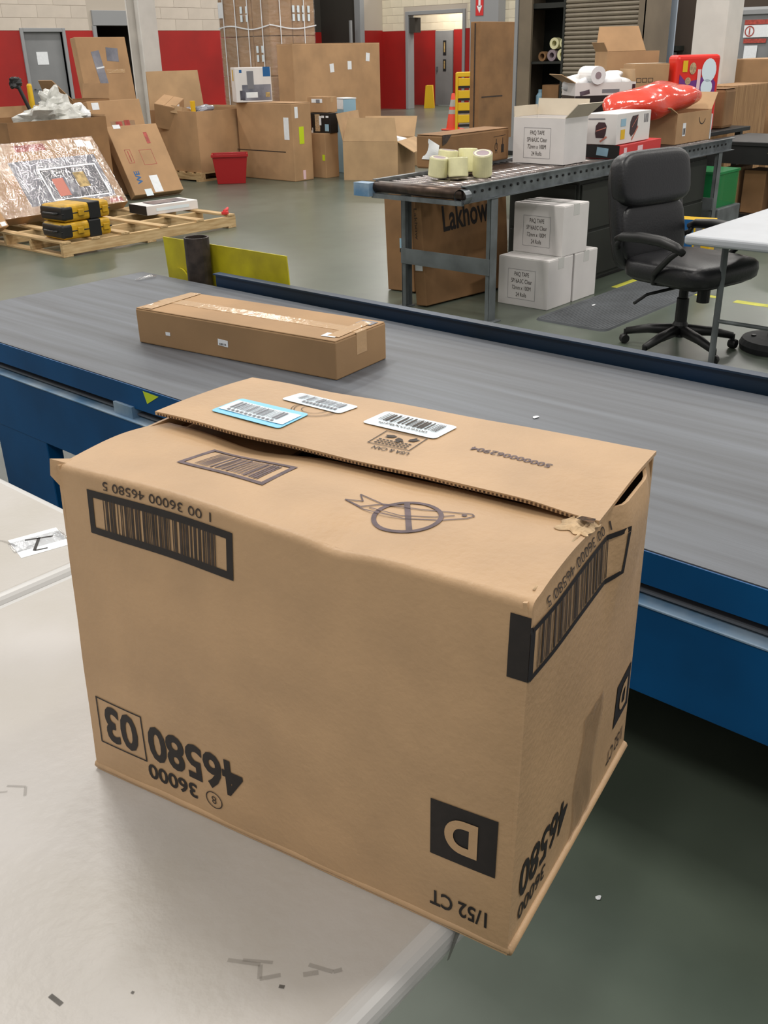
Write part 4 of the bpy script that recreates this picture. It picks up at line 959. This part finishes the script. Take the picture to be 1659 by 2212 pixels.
# folding of clear film under the desk
cf = MB().blob((0, 0, 0), (.1, .1, .07), .9, .9, 18, 10, amp=.4, fq=12).build('film_ball', 'film', smooth=True, loc=(9.3, 3.05, .07)); tag(cf, 'crumpled ball of clear film on the floor under the black desk', 'plastic film')
gc = open_carton('green_crate', 'translucent green plastic crate on a pale tray beneath the conveyor end', 'crate', (8.78, 3.78, .27), (.42, .30, .30), 0, 'green', t=.008)
MB().box(-.22, .22, -.16, .16, .285, .305).build('crate_rim', 'green', gc)
gt = MB().box(-.24, .24, -.19, .19, 0, .269).build('pale_tray', 'steel_paint', loc=(8.78, 3.78, 0), bevel=.01); tag(gt, 'grey plastic tray box standing under the green crate', 'tray')
yb = carton('yellow_box', 'small yellow and blue product box on the floor beyond the chair', 'box', (7.2, 3.18, 0), (.16, .26, .24), R(10), 'yellow', tape=None, flaps=False, bevel=.003)
# it stands on a low dark stool so that it is seen between the arm rests
patch(yb, 'blue_panel', (.16, .26, .24), '-x', -.06, 0, .12, .235, 'blue_box'); patch(yb, 'grey_panel', (.16, .26, .24), '-x', .04, .0, .05, .235, 'ink_grey')
st_ = thing('step_stool', 'low black step stool carrying the small yellow and blue box', 'stool', (7.2, 3.18, 0))
MB().box(-.17, .17, -.2, .2, .13, .16).build('tread', 'black', st_, bevel=.006)
for sx in (-.13, .13):
    for sy in (-.16, .16): MB().box(sx-.02, sx+.02, sy-.02, sy+.02, 0, .13).build('leg', 'black', st_)
yb.location.z = .1605
rs_ = (1.02, .40, 1.18)
r1 = carton('tall_ribbed_carton', 'tall brown carton with ribbed worn sides beyond the black desk', 'box', (11.40, 4.78, 0), rs_, R(0), 'card_stripe', tape=None)
r2b = carton('brown_carton', 'brown carton with a sloping raised lid behind the ribbed one', 'box', (12.95, 5.0, 0), (1.3, .7, 1.42), R(0), 'card', tape=None)
mb = MB().add([(-.05, -.3, 1.42), (.5, -.3, 1.42), (.55, -.25, 1.72), (.15, -.25, 1.72)], [(0, 1, 2, 3)]); mb.build('raised_lid', 'card', r2b, thick=.008)
r3 = carton('bulging_carton', 'bulging brown carton wedged beside the tall ribbed carton', 'box', (10.35, 4.50, .8005), (.34, .26, .38), R(5), 'card_dark', tape=None, bevel=.03)
r3.location = (10.35, 4.50, .8005)
mon = thing('black_unit', 'black flat machine with a white letter A at the column foot', 'machine', (10.55, 5.0, .8005), R(-40))
MB().box(-.2, .2, -.12, .12, 0, .46).build('body', 'black', mon, bevel=.01); MB().box(-.21, .21, -.13, .13, .46, .475).build('top_plate', 'white', mon)
write(mon, 'letter_mark', on_face((.4, .24, .46), '-y', .0015), 'A', .09, .02, .12, 'white')
MB().box(-.18, -.06, -.08, .08, .475, .54).build('paper_stack', 'white', mon)

# ================================================================== shutter cabinet and neighbours
sc = thing('shutter_cabinet', 'tall tan steel cabinet with an open dark bay and a ribbed roller shutter', 'cabinet', (12.0, 0, 0))
Y0, Y1, YM = 6.32, 8.16, 7.40
MB().box(0, .7, Y1-.03, Y1, 0, 2.6).build('side_panel', 'cab_tan', sc); MB().box(0, .7, Y0-.04, Y0, 0, 2.6).build('side_panel', 'cab_tan', sc)
MB().box(.67, .7, Y0, Y1-.03, 0, 2.6).build('back_panel', 'cab_dark', sc); MB().box(.0, .7, Y0, Y1-.03, 2.6, 2.63).build('top_panel', 'cab_tan', sc)
MB().box(-.02, .03, Y1-.05, Y1, 0, 2.6).build('front_post', 'frame_grey', sc); MB().box(-.01, .03, Y1-.26, Y1-.06, 0, 2.6).build('front_panel', 'cab_tan', sc)
MB().box(.0, .67, YM, YM+.02, 0, 2.6).build('divider', 'cab_dark', sc)
MB().box(.02, .66, YM+.02, Y1-.06, 2.06, 2.12).build('shelf', 'cab_dark', sc)
for z in (.75, 1.40): MB().box(.02, .66, YM+.02, Y1-.06, z, z+.03).build('shelf', 'cab_dark', sc)
sl = None; z = .3; i = 0
while z < 2.55:
    if sl is None:
        sl = MB().tube([(.02, Y0+.03, 0), (.02, YM-.01, 0)], .026, 8); sl = sl.build('shutter_slat', 'shutter', sc)
        o = sl
    else: o = twin(sl, sc)
    o.location = (0, 0, z); z += .052
MB().box(-.015, .035, Y0-.04, Y0+.03, 0, 2.6).build('shutter_guide', 'cab_tan', sc); MB().box(-.01, .04, YM-.01, YM+.02, 0, 2.6).build('shutter_guide', 'cab_dark', sc)
k_ = 0
for (y, z, mt2, rr, lb_) in ((7.505, 1.43, 'taperoll', .075, 'pale yellow tape roll at the shutter end of the cabinet shelf'), (7.49, 1.583, 'taperoll', .06, 'pale yellow tape roll stacked highest next to the cabinet divider'), (7.665, 1.43, 'core', .07, 'greyish tape roll in the middle of the cabinet shelf'), (7.635, 1.573, 'taperoll', .07, 'yellow tape roll lying on the greyish roll in the cabinet'), (7.815, 1.43, 'card_dark', .06, 'brown tape roll at the open end of the cabinet shelf')):
    o = MB().lathe([(.035, -.05), (rr, -.05), (rr, .05), (.035, .05), (.035, -.05)], 20, Matrix.Rotation(R(90), 4, 'Y')).build('tape_roll', mt2, loc=(12.2, y, z+rr+.001)); k_ += 1
    tag(o, lb_, 'tape roll', 'tape rolls in the cabinet')
c = carton('shelf_carton', 'dark carton on a lower shelf of the tan shutter cabinet', 'box', (12.33, 7.65, .781), (.4, .26, .36), 0, 'card_dark', tape=None)
jr = MB().lathe([(0, 0), (.06, 0), (.06, .22), (.03, .26), (.03, .3), (0, .3)], 18).build('plastic_bottle', 'sky_box', loc=(12.22, 7.86, .781)); tag(jr, 'pale bottle beside the carton inside the tan shutter cabinet', 'bottle')
pbn = tag(MB().box(0, .03, 5.6, 6.22, 0, 2.7).build('wall_panel', 'pale_blue', loc=(13.0, .75, 0)), 'pale blue tall panel between shutter cabinet and dark partition', 'panel')
dbn = thing('dark_partition', 'dark brown partition with a shelf edge behind the pale boxed column', 'partition', (13.6, 6.58, 0))
MB().box(0, .05, -.32, .42, 0, 2.8).build('panel', 'dark_brown', dbn); MB().box(-.25, .0, -.1, .35, 1.52, 1.58).build('shelf_edge', 'cab_dark', dbn); MB().box(-.22, .0, .0, .33, 1.0, 1.5).build('pale_bin', 'pale_blue', dbn)

# ================================================================== tall box, ladder, cone, wet floor sign
ts = (1.15, .19, 2.0)
tb_ = thing('tall_carton', 'tall flat brown carton standing upright beside the yellow steps', 'box', (14.575, 10.295, 0))
MB().box(-.575, .575, -.095, .095, 0, 2.0).build('body', 'card_dark', tb_, bevel=.01)
patch(tb_, 'tape_seam', ts, '-y', -.2, -.12, .6, .02, 'ink_soft'); MB().box(-.58, -.576, -.012, .012, .02, 1.98).build('edge_seam', 'ink_soft', tb_)
ld = thing('step_ladder', 'yellow plastic step ladder half hidden behind the tall flat carton', 'ladder', (17.95, 13.42, 0), R(-40))
for s in (-1, 1): MB().box(s*.2-.025, s*.2+.025, -.03, .03, 0, 1.16).build('rail', 'yellow', ld, bevel=.006)
for z in (.18, .42, .66, .90): MB().box(-.175, .175, -.05, .1, z, z+.16).build('tread', 'yellow', ld, bevel=.01); 
for z in (.1, .37, .62, .86): MB().box(-.17, .17, -.055, -.03, z, z+.05).build('tread_gap', 'ink', ld)
MB().box(-.2, .2, -.03, .1, 1.08, 1.18).build('cap', 'yellow', ld, bevel=.02)
cn = thing('traffic_cone', 'orange traffic cone with two grey bands near the wide doorway', 'cone', (18.2, 13.95, 0))
MB().box(-.19, .19, -.19, .19, 0, .03).build('base', 'cone', cn, bevel=.02)
MB().lathe([(.15, .03), (.035, .74), (.025, .75), (0, .75)], 28).build('cone_body', 'cone', cn, smooth=True)
rad = lambda z: .15 - .115*(z-.03)/.71 + .002
for (z0, z1) in ((.33, .42), (.48, .62)): MB().lathe([(rad(z0), z0), (rad(z1), z1)], 28).build('reflective_band', 'reflect', cn, smooth=True)
ws = thing('wet_floor_sign', 'yellow folding wet floor sign leaning inside the wide doorway', 'sign', (25.25, 20.28, 0), R(-55))
for s, a in ((-1, 12), (1, -12)):
    mb = MB(); mb.add([(-.16, 0, 0), (.16, 0, 0), (.10, 0, .66), (-.10, 0, .66)], [(0, 1, 2, 3)]); mb.build('sign_leaf', 'yellow', ws, thick=.012, loc=(0, s*.14, 0), rot=(R(a), 0, 0))
MB().box(-.05, .05, -.012, .012, .56, .62).build('hand_slot', 'black', ws)
mb = MB(); mb.box(-.06, .06, -.158, -.15, .12, .3); mb.build('warning_print', 'ink_soft', ws, rot=(R(6), 0, 0), loc=(0, .01, 0))

# ================================================================== left pallet with its goods
PX0, PX1, PY0, PY1 = 4.60, 6.60, 7.84, 9.35
pl = thing('wooden_pallet', 'wide low pine pallet with sparse boards carrying flat cartons', 'pallet', (PX0, PY0, 0))
PL, PD = PX1-PX0, PY1-PY0
for y in (0, .52, .98, PD-.04): MB().box(0, PL, y, y+.04, .018, .115).build('stringer', 'wood', pl, bevel=.002, seg=1)
for x in (0, .30, .62, 1.06, 1.50, PL-.10): MB().box(x, x+.09, -.004, PD+.004, .115, .135).build('deck_board', 'wood_y', pl, bevel=.002, seg=1)
for x in (0, .9, PL-.1): MB().box(x, x+.1, 0, PD, 0, .018).build('bottom_board', 'wood_y', pl, bevel=.002, seg=1)
TV = (1.62, .13, .80)
tv = flat_lean('tv_carton', 'wide film-wrapped carton with a dark television picture leaning on the pallet', (5.34, 9.05, .138), TV, R(2), 38, 'card')
fn = lambda lf: on_face(TV, '-y', lf)
mb = MB(); mb.grid(lambda s, t: fn(.004)(-.81+1.62*s, -.4+.8*t), 2, 2); mb.build('stretch_film', 'film_flat', tv)
patch(tv, 'picture_panel', TV, '-y', .21, -.06, 1.0, .50, 'photo_grey', lift=.0015)
patch(tv, 'screen_picture', TV, '-y', .32, -.10, .66, .36, 'photo_dark', lift=.003)
mb = MB(); frame_pts(mb, fn(.0045), -.02, .66, -.285, .085, .014); mb.build('screen_edge', 'white', tv)
patch(tv, 'screen_tile', TV, '-y', .14, -.14, .13, .20, 'rose', lift=.0048); patch(tv, 'screen_tile', TV, '-y', .215, -.13, .03, .20, 'photo_grey', lift=.0048)
patch(tv, 'screen_trophy', TV, '-y', .41, -.08, .13, .17, 'tan_print', lift=.0048)
patch(tv, 'brand_strip', TV, '-y', .03, .33, .34, .075, 'red_print', lift=.0018); patch(tv, 'red_strip', TV, '-y', .68, -.36, .16, .05, 'red_print', lift=.0018)
patch(tv, 'paper_label', TV, '-y', .62, .33, .10, .08, 'white', lift=.0018); patch(tv, 'paper_label', TV, '-y', .72, .30, .07, .09, 'white', lift=.0018)
patch(tv, 'text_line', TV, '-y', .45, -.35, .22, .03, 'ink_grey', lift=.0018)
NB = (.72, .12, .90)
nb = flat_lean('narrow_carton', 'narrow plain carton with blue WE letters leaning back beside the television carton', (7.57, 10.45, .002), NB, R(-3), 31, 'card')
fn = on_face(NB, '-y', .0015)
write(nb, 'blue_letters', fn, 'WE', .1, -.21, -.23, 'blue_box', R(90), wd=.17, ht=.075, bold=.03)
mb = MB(); frame_pts(mb, fn, -.25, -.17, -.04, .14, .006); frame_pts(mb, fn, -.05, .13, -.08, .12, .005); stroke(mb, fn, [(-.21, -.02), (-.21, .12)], .012); mb.build('outline_print', 'red_print', nb)
patch(nb, 'corner_label', NB, '-y', -.22, .44, .10, .05, 'white'); patch(nb, 'red_flash', NB, '-y', .14, .27, .05, .15, 'red_print')
patch(nb, 'paper_sheet', NB, '-y', .0, -.33, .12, .22, 'white'); patch(nb, 'barcode_label', NB, '-y', -.15, -.43, .1, .09, 'sticker')
patch(nb, 'edge_label', NB, '+x', .0, -.1, .09, .12, 'white')
BB = (.78, .10, 1.12)
bb = flat_lean('backing_carton', 'flat carton with two red squares leaning behind the narrow carton', (7.58, 10.98, .002), BB, R(0), 12, 'card')
patch(bb, 'clear_tape_patch', BB, '-y', .06, .23, .36, .16, 'tape_grey'); patch(bb, 'red_square', BB, '-y', .0, .23, .09, .15, 'red_print', lift=.003); patch(bb, 'red_square', BB, '-y', .12, .24, .08, .15, 'red_print', lift=.003)
patch(bb, 'white_label', BB, '-y', -.28, .50, .1, .08, 'white')
# cartons cut by the left edge
le = flat_lean('edge_carton', 'flat brown carton leaning on the pallet beside the television carton', (4.36, 8.62, .138), (.55, .10, .52), R(20), 30, 'card')
le.location = (4.36, 8.72, .165)
patch(le, 'small_tag', (.55, .10, .52), '-y', .22, -.23, .07, .04, 'white')
# yellow and black tool cases
def tool_case(loc, rz, label):
    t = thing('tool_case', label, 'tool case', loc, rz, 'tool cases on the pallet')
    MB().box(-.25, .25, -.17, .17, 0, .145).build('shell', 'yellow_case', t, bevel=.03, seg=3)
    MB().box(-.256, -.14, -.176, .176, .012, .135).build('end_guard', 'black', t, bevel=.025, seg=3)
    MB().box(-.256, .256, -.172, .172, .066, .078).build('lid_seam', 'black', t, bevel=.004)
    MB().box(.02, .14, -.178, .178, -.0, .148).build('strap_panel', 'black', t, bevel=.008)
    for x in (-.07, .19): MB().box(x-.03, x+.03, -.188, -.168, .045, .1).build('latch', 'yellow_case', t, bevel=.005)
    MB().tube([(-.255, -.09, .075), (-.285, -.08, .075), (-.285, .08, .075), (-.255, .09, .075)], .012, 8).build('handle', 'black', t)
    return t
tc1 = tool_case((4.90, 8.04, .1365), R(-2), 'worn yellow and black tool case standing directly on the pallet')
tc2 = tool_case((4.92, 8.06, .2855), R(3), 'yellow and black tool case on top of the other tool case')
LB = (.62, .34, .095)
lp = carton('laptop_box', 'slim white laptop box with a black end lying on the pallet corner', 'box', (6.30, 8.62, .1365), LB, R(-4), 'white_card', tape=None, flaps=False, bevel=.004)
patch(lp, 'black_end', LB, '-x', 0, 0, .33, .088, 'black'); patch(lp, 'screen_picture', LB, '+z', .02, 0, .42, .22, 'photo_grey'); patch(lp, 'pale_print', LB, '-y', .0, .0, .4, .03, 'sticker')
cl = thing('red_clamp', 'small red plastic clip on the pallet corner board', 'clip', (6.54, 7.90, .136), R(30))
MB().tube([(-.06, 0, .03), (0, 0, .035), (.04, 0, .05)], [.02, .018, .012], 10).build('clip_body', 'red_bright', cl, smooth=True); MB().box(-.08, -.02, -.03, .03, 0, .03).build('clip_jaw', 'red_bright', cl, bevel=.006)

# open bulk bins at the back
g1 = open_carton('bulk_bin', 'open bulk cardboard bin heaped with bubble plastic below the grey door', 'bulk bin', (6.32, 10.95, 0), (1.25, 1.05, .98), R(0), 'card_dark', 'card', t=.012, flaps=(('+y', 6, .12), ('+x', 4, .02)))
def lump(name, label, cat, loc, r, mt, amp=.4, fq=6, seed=0, rz=0, grp=None):
    o = MB().blob((0, 0, 0), r, .85, .8, 30, 16, amp=amp, fq=fq, seed=seed).build(name, mt, smooth=False, loc=loc, rot=(0, 0, rz)); return tag(o, label, cat, grp)
lump('bubble_wrap', 'heap of bubble wrap spilling over the bulk bin rim', 'bubble wrap', (6.50, 10.85, .95), (.36, .30, .16), 'plastic_white', .75, 11, 1)
lump('air_pillow', 'tall crumpled air pillow standing in the bulk bin', 'air pillow', (6.66, 11.0, 1.08), (.17, .11, .20), 'plastic_white', .7, 12, 5)
lump('foam_sheet', 'white foam wad at the right side of the bulk bin', 'packing foam', (6.80, 10.72, .99), (.10, .16, .12), 'tissue', .45, 10, 8)
bh = thing('broom', 'black brush on a dark handle sticking out of the bulk bin', 'broom', (6.42, 11.25, .9), 0)
MB().tube([(.13, -.1, -.2), (-.04, .02, .42)], .022, 10).build('handle', 'black', bh); MB().blob((-.05, .03, .45), (.075, .04, .06), .7, .7, 20, 10, amp=.5, fq=24, mtx=None).build('brush_head', 'black', bh)
yk = MB().lathe([(0, 0), (.035, 0), (.03, .26), (.02, .28), (0, .28)], 14).build('yellow_tube', 'yellow', loc=(6.55, 11.32, 1.06)); tag(yk, 'short yellow tube standing in the bubble wrap', 'tube')
fc = open_carton('flap_carton', 'brown carton with a bent flap between bulk bin and tall leaning carton', 'box', (7.55, 11.9, 0), (.6, .5, 1.12), R(8), 'card_dark', 'card', t=.008, flaps=(('-x', 38, .3, .12), ('+x', 10, .18)))
tl = flat_lean('tall_leaning_carton', 'tall flat carton with a grey foil label leaning against the white column', (8.30, 12.15, .002), (.80, .12, 1.86), R(0), 7, 'card')
patch(tl, 'foil_label', (.80, .12, 1.86), '-y', -.10, .55, .13, .42, 'photo_grey', R(8)); patch(tl, 'foil_label_edge', (.80, .12, 1.86), '-y', -.09, .55, .13, .02, 'white', R(8), lift=.003)
patch(tl, 'grey_label', (.80, .12, 1.86), '-y', .14, .71, .19, .17, 'photo_grey', R(-5)); patch(tl, 'tape_strip', (.80, .12, 1.86), '-y', .15, .5, .3, .05, 'tape')
tl.location = (8.42, 12.35, .002)
mb = MB().box(-.5, .5, -.5, .5, 0, .1)
def small_pallet(label, x, y, wx, wy, rz=0):
    p_ = thing('wooden_pallet', label, 'pallet', (x, y, 0), rz)
    for sx in (-wx/2, -.045, wx/2-.09): MB().box(sx, sx+.09, -wy/2, wy/2, .02, .10).build('stringer', 'wood_y', p_)
    n_ = 6
    for i in range(n_): MB().box(-wx/2, wx/2, -wy/2+i*(wy-.1)/(n_-1), -wy/2+.1+i*(wy-.1)/(n_-1), .10, .12).build('deck_board', 'wood', p_)
    for i in (0, n_-1): MB().box(-wx/2, wx/2, -wy/2+i*(wy-.1)/(n_-1), -wy/2+.1+i*(wy-.1)/(n_-1), 0, .02).build('bottom_board', 'wood', p_)
    return p_
small_pallet('wooden pallet under the open bin behind the red tub', 9.40, 11.77, 1.0, 1.04)
g2 = open_carton('bulk_bin', 'open bulk cardboard bin with its high back flap up, behind the red tub', 'bulk bin', (9.42, 11.77, .121), (.98, 1.04, .79), 0, 'card', 'card_pale', t=.012, flaps=(('+y', 4, .50, .03), ('+x', 0, .03)))
tv2 = carton('torn_carton', 'torn carton with white labels thrown into the open bin', 'box', (9.05, 12.0, .72), (.34, .3, .34), R(20), 'card', tape=None, rot=(R(12), R(-18), R(25)))
patch(tv2, 'label', (.34, .3, .34), '-y', -.05, .12, .1, .08, 'white'); patch(tv2, 'label', (.34, .3, .34), '-y', .04, -.04, .09, .13, 'sticker', R(15))
sm2 = carton('small_carton', 'small tan carton on the rubbish in the open bin', 'box', (9.02, 11.72, .86), (.22, .18, .1), R(20), 'card_pale', tape=None, rot=(R(8), R(10), R(20)))
ya = MB().box(-.03, .03, -.02, .02, 0, .16).build('yellow_strip', 'yellow', loc=(9.18, 11.62, .87), bevel=.004); tag(ya, 'thin yellow packet upright in the open bin', 'packet')
fo = MB().blob((0, 0, 0), (.20, .12, .05), .6, .6, 20, 8, amp=.4, fq=10).build('foil_tray', 'photo_grey', loc=(9.6, 11.95, .90), smooth=False); tag(fo, 'crumpled dark foil pouch at the top of the open bin', 'foil')
rt_ = thing('red_tub', 'red plastic storage tub on the floor in front of the bulk bins', 'tub', (9.08, 10.80, 0), R(-41))
mb = MB(); pr = [(.19, .13, 0), (.235, .165, .36), (.248, .178, .36), (.248, .178, .385), (.225, .155, .385), (.18, .12, .02)]
vs = []; fs2 = []
for (hx, hy, z) in pr: vs += [(-hx, -hy, z), (hx, -hy, z), (hx, hy, z), (-hx, hy, z)]
for i in range(len(pr)-1):
    for j in range(4): fs2.append((i*4+j, i*4+(j+1) % 4, (i+1)*4+(j+1) % 4, (i+1)*4+j))
fs2.append((3, 2, 1, 0)); fs2.append((20, 21, 22, 23)); mb.add(vs, fs2); mb.build('tub_body', 'red', rt_, bevel=.006)
MB().box(-.25, .25, -.181, -.177, .35, .385).build('rim_lip', 'red', rt_, bevel=.003)

GS = (.36, 1.12, 1.0)
g3 = carton('bulk_carton', 'large closed brown carton with a lime label under the printer box', 'box', (9.79, 10.64, 0), GS, 0, 'card', tape=None, along='y', bevel=.012)
patch(g3, 'lime_label', GS, '-y', -.02, .09, .09, .22, 'lime'); patch(g3, 'packing_slip', GS, '-x', .44, .18, .10, .28, 'white'); patch(g3, 'small_label', GS, '-y', -.10, .38, .06, .14, 'white')
patch(g3, 'low_label', GS, '-y', -.0, -.42, .05, .12, 'pink'); patch(g3, 'fold_line', GS, '-x', -.1, -.12, 1.0, .012, 'ink_soft')
PS = (.40, .50, .44)
pr_ = carton('printer_box', 'white printed product box with a blue corner standing on the large brown carton', 'box', (9.80, 11.06, 1.0015), PS, R(57), 'white_card', tape=None, flaps=False, bevel=.004)
patch(pr_, 'blue_corner', PS, '-x', .19, .16, .10, .12, 'blue_box'); patch(pr_, 'room_picture', PS, '-x', .04, -.10, .40, .20, 'photo_grey'); patch(pr_, 'tower_picture', PS, '-x', -.04, .06, .09, .22, 'ink_grey', lift=.003)
patch(pr_, 'machine_picture', PS, '-x', -.03, -.13, .16, .07, 'white', lift=.003); patch(pr_, 'dark_picture', PS, '-x', -.16, -.13, .07, .12, 'photo_dark', lift=.003); patch(pr_, 'yellow_picture', PS, '-x', .19, -.13, .06, .06, 'tan_print', lift=.003)
patch(pr_, 'logo_dot', PS, '-x', -.17, .17, .035, .04, 'blue_box'); patch(pr_, 'yellow_strip', PS, '+y', .0, .12, .1, .14, 'yellow')
# stretch wrapped pallet load
small_pallet('wooden pallet under the stretch-wrapped stack', 12.0, 13.05, 1.05, 1.25)
wl = thing('wrapped_load', 'tall stack of brown cartons stretch-wrapped with white straps', 'pallet load', (12.0, 13.05, .121))
for lev in range(5):
    for (x0, x1) in ((-.50, -.005), (.005, .50)):
        for (y0, y1) in ((-.60, -.205), (-.195, .195), (.205, .60)):
            c = MB().box(x0, x1, y0, y1, lev*.58, lev*.58+.572).build('carton', 'card', wl, bevel=.008, seg=1)
MB().box(-.512, .512, -.612, .612, .0, 2.9).build('stretch_film', 'film', wl, bevel=.02)
for y in (-.45, -.12, .18, .47): MB().box(-.522, -.516, y-.008, y+.008, 0, 2.9).build('strap', 'white', wl)
for x in (-.28, .25): MB().box(x-.008, x+.008, -.622, -.616, 0, 2.9).build('strap', 'white', wl)
mb = MB(); zf = lambda t: 1.86 + .03*math.sin(t*7)
for i in range(16):
    a0, a1 = i/16, (i+1)/16
    mb.add([(-.523, .61-1.22*a0, zf(a0)), (-.523, .61-1.22*a1, zf(a1)), (-.523, .61-1.22*a1, zf(a1)+.018), (-.523, .61-1.22*a0, zf(a0)+.018)], [(0, 1, 2, 3)])
    mb.add([(-.523+1.04*a0, -.623, zf(a0*.7+.3)), (-.523+1.04*a1, -.623, zf(a1*.7+.3)), (-.523+1.04*a1, -.623, zf(a1*.7+.3)+.018), (-.523+1.04*a0, -.623, zf(a0*.7+.3)+.018)], [(0, 1, 2, 3)])
mb.build('cross_strap', 'white', wl, thick=.002)
for (y, z) in ((.03, 2.12), (-.10, 2.12), (.03, 2.0), (-.10, 2.0), (-.42, 1.55), (-.30, 1.55), (-.42, 1.42), (-.30, 1.42)): MB().box(-.519, -.515, y-.025, y+.025, z-.05, z+.05).build('carton_label', 'sticker', wl)
for (x, z) in ((.02, 2.12), (.13, 2.12), (.24, 2.12), (.36, 2.12), (.02, 2.0), (.13, 2.0), (.24, 2.0), (.36, 2.0)): MB().box(x-.025, x+.025, -.619, -.614, z-.05, z+.05).build('carton_label', 'sticker', wl)
MB().box(-.524, -.520, .47, .58, 2.02, 2.25).build('shipping_label', 'white', wl)
# huge flat carton behind
HB = (1.95, .34, 1.73)
hb = carton('huge_carton', 'huge plain brown carton standing upright behind the smaller boxes', 'box', (11.88, 11.52, 0), HB, 0, 'card', tape=None, bevel=.012)
for (a, b_, r) in ((-.15, .52, .1), (.25, .55, 0), (.68, .66, -.1)): patch(hb, 'small_label', HB, '-y', a, b_, .09, .12, 'white', r)
MB().box(.98, 1.0, -.1, .1, .3, .42).build('side_tab', 'card_pale', hb)
# boxes in front of it
b6 = carton('low_carton', 'low brown carton beside the lime-labelled carton, with dark boxes on top', 'box', (10.27, 10.18, 0), (.26, .36, .585), 0, 'card', tape=None, along='y')
patch(b6, 'lime_tag', (.26, .36, .585), '-x', .14, -.02, .05, .08, 'lime')
b7 = carton('black_box', 'black product box with small pale pictures on the low carton', 'box', (10.31, 10.20, .5865), (.17, .42, .26), R(4), 'black', tape=None, flaps=False, bevel=.003)
for (a, b_, w_, h_, mt2) in ((-.15, -.02, .06, .16, 'plum'), (-.02, .0, .09, .22, 'card_edge'), (.03, .03, .04, .12, 'white'), (.08, .08, .05, .03, 'white'), (.16, .08, .05, .025, 'white'), (.15, -.06, .07, .09, 'sky_box'), (-.13, -.10, .05, .07, 'white')):
    patch(b7, 'picture', (.17, .42, .26), '-x', a, b_, w_, h_, mt2, lift=.0015 + .0008*abs(a*10))
b8 = carton('labelled_carton', 'brown taped carton with a shipping label stacked on the black box', 'box', (10.36, 10.24, .848), (.22, .36, .20), R(3), 'card', along='y', tape_w=.06)
patch(b8, 'shipping_label', (.22, .36, .20), '-x', .0, .05, .2, .05, 'white'); patch(b8, 'dark_label', (.22, .36, .20), '-x', .02, .045, .07, .045, 'ink_grey', lift=.003)
b9 = carton('blue_box', 'light blue box with a white lid behind the black product box', 'box', (10.86, 10.27, .0), (.20, .28, 1.0), R(-20), 'sky_box', tape=None, flaps=False)
MB().box(-.105, .105, -.145, .145, 1.0, 1.012).build('lid', 'white', b9); patch(b9, 'white_top_panel', (.20, .28, 1.0), '-x', 0, .43, .27, .13, 'white'); patch(b9, 'eye_print', (.20, .28, 1.0), '-x', .02, .28, .03, .04, 'blue_box')
# open crumpled carton
cr = open_carton('crumpled_carton', 'sagging open carton with splayed flaps and white paper inside', 'box', (10.68, 9.47, 0), (.86, .78, .50), R(24), 'card_pale', 'card_pale', t=.008,
                 flaps=(('-x', -14, .30, .06), ('-y', 118, .28, -.05), ('+y', 12, .36, -.03), ('+x', 30, .30)))
lump('tissue_paper', 'white tissue paper peeking out of the sagging open carton', 'tissue', (10.78, 9.38, .40), (.24, .2, .12), 'tissue', .6, 7, 4)
fl3 = carton('floor_carton', 'flat pale carton lying on the floor beyond the sagging carton', 'box', (12.6, 10.2, 0), (1.2, .7, .2), R(10), 'card_pale', tape=None)
bp = MB().blob((0, 0, .12), (.12, .1, .12), .9, .9, 18, 12, amp=.2, fq=8).build('blue_bag', 'blue_box', loc=(11.9, 9.35, 0)); tag(bp, 'small blue and white plastic bag beyond the crumpled carton', 'bag')
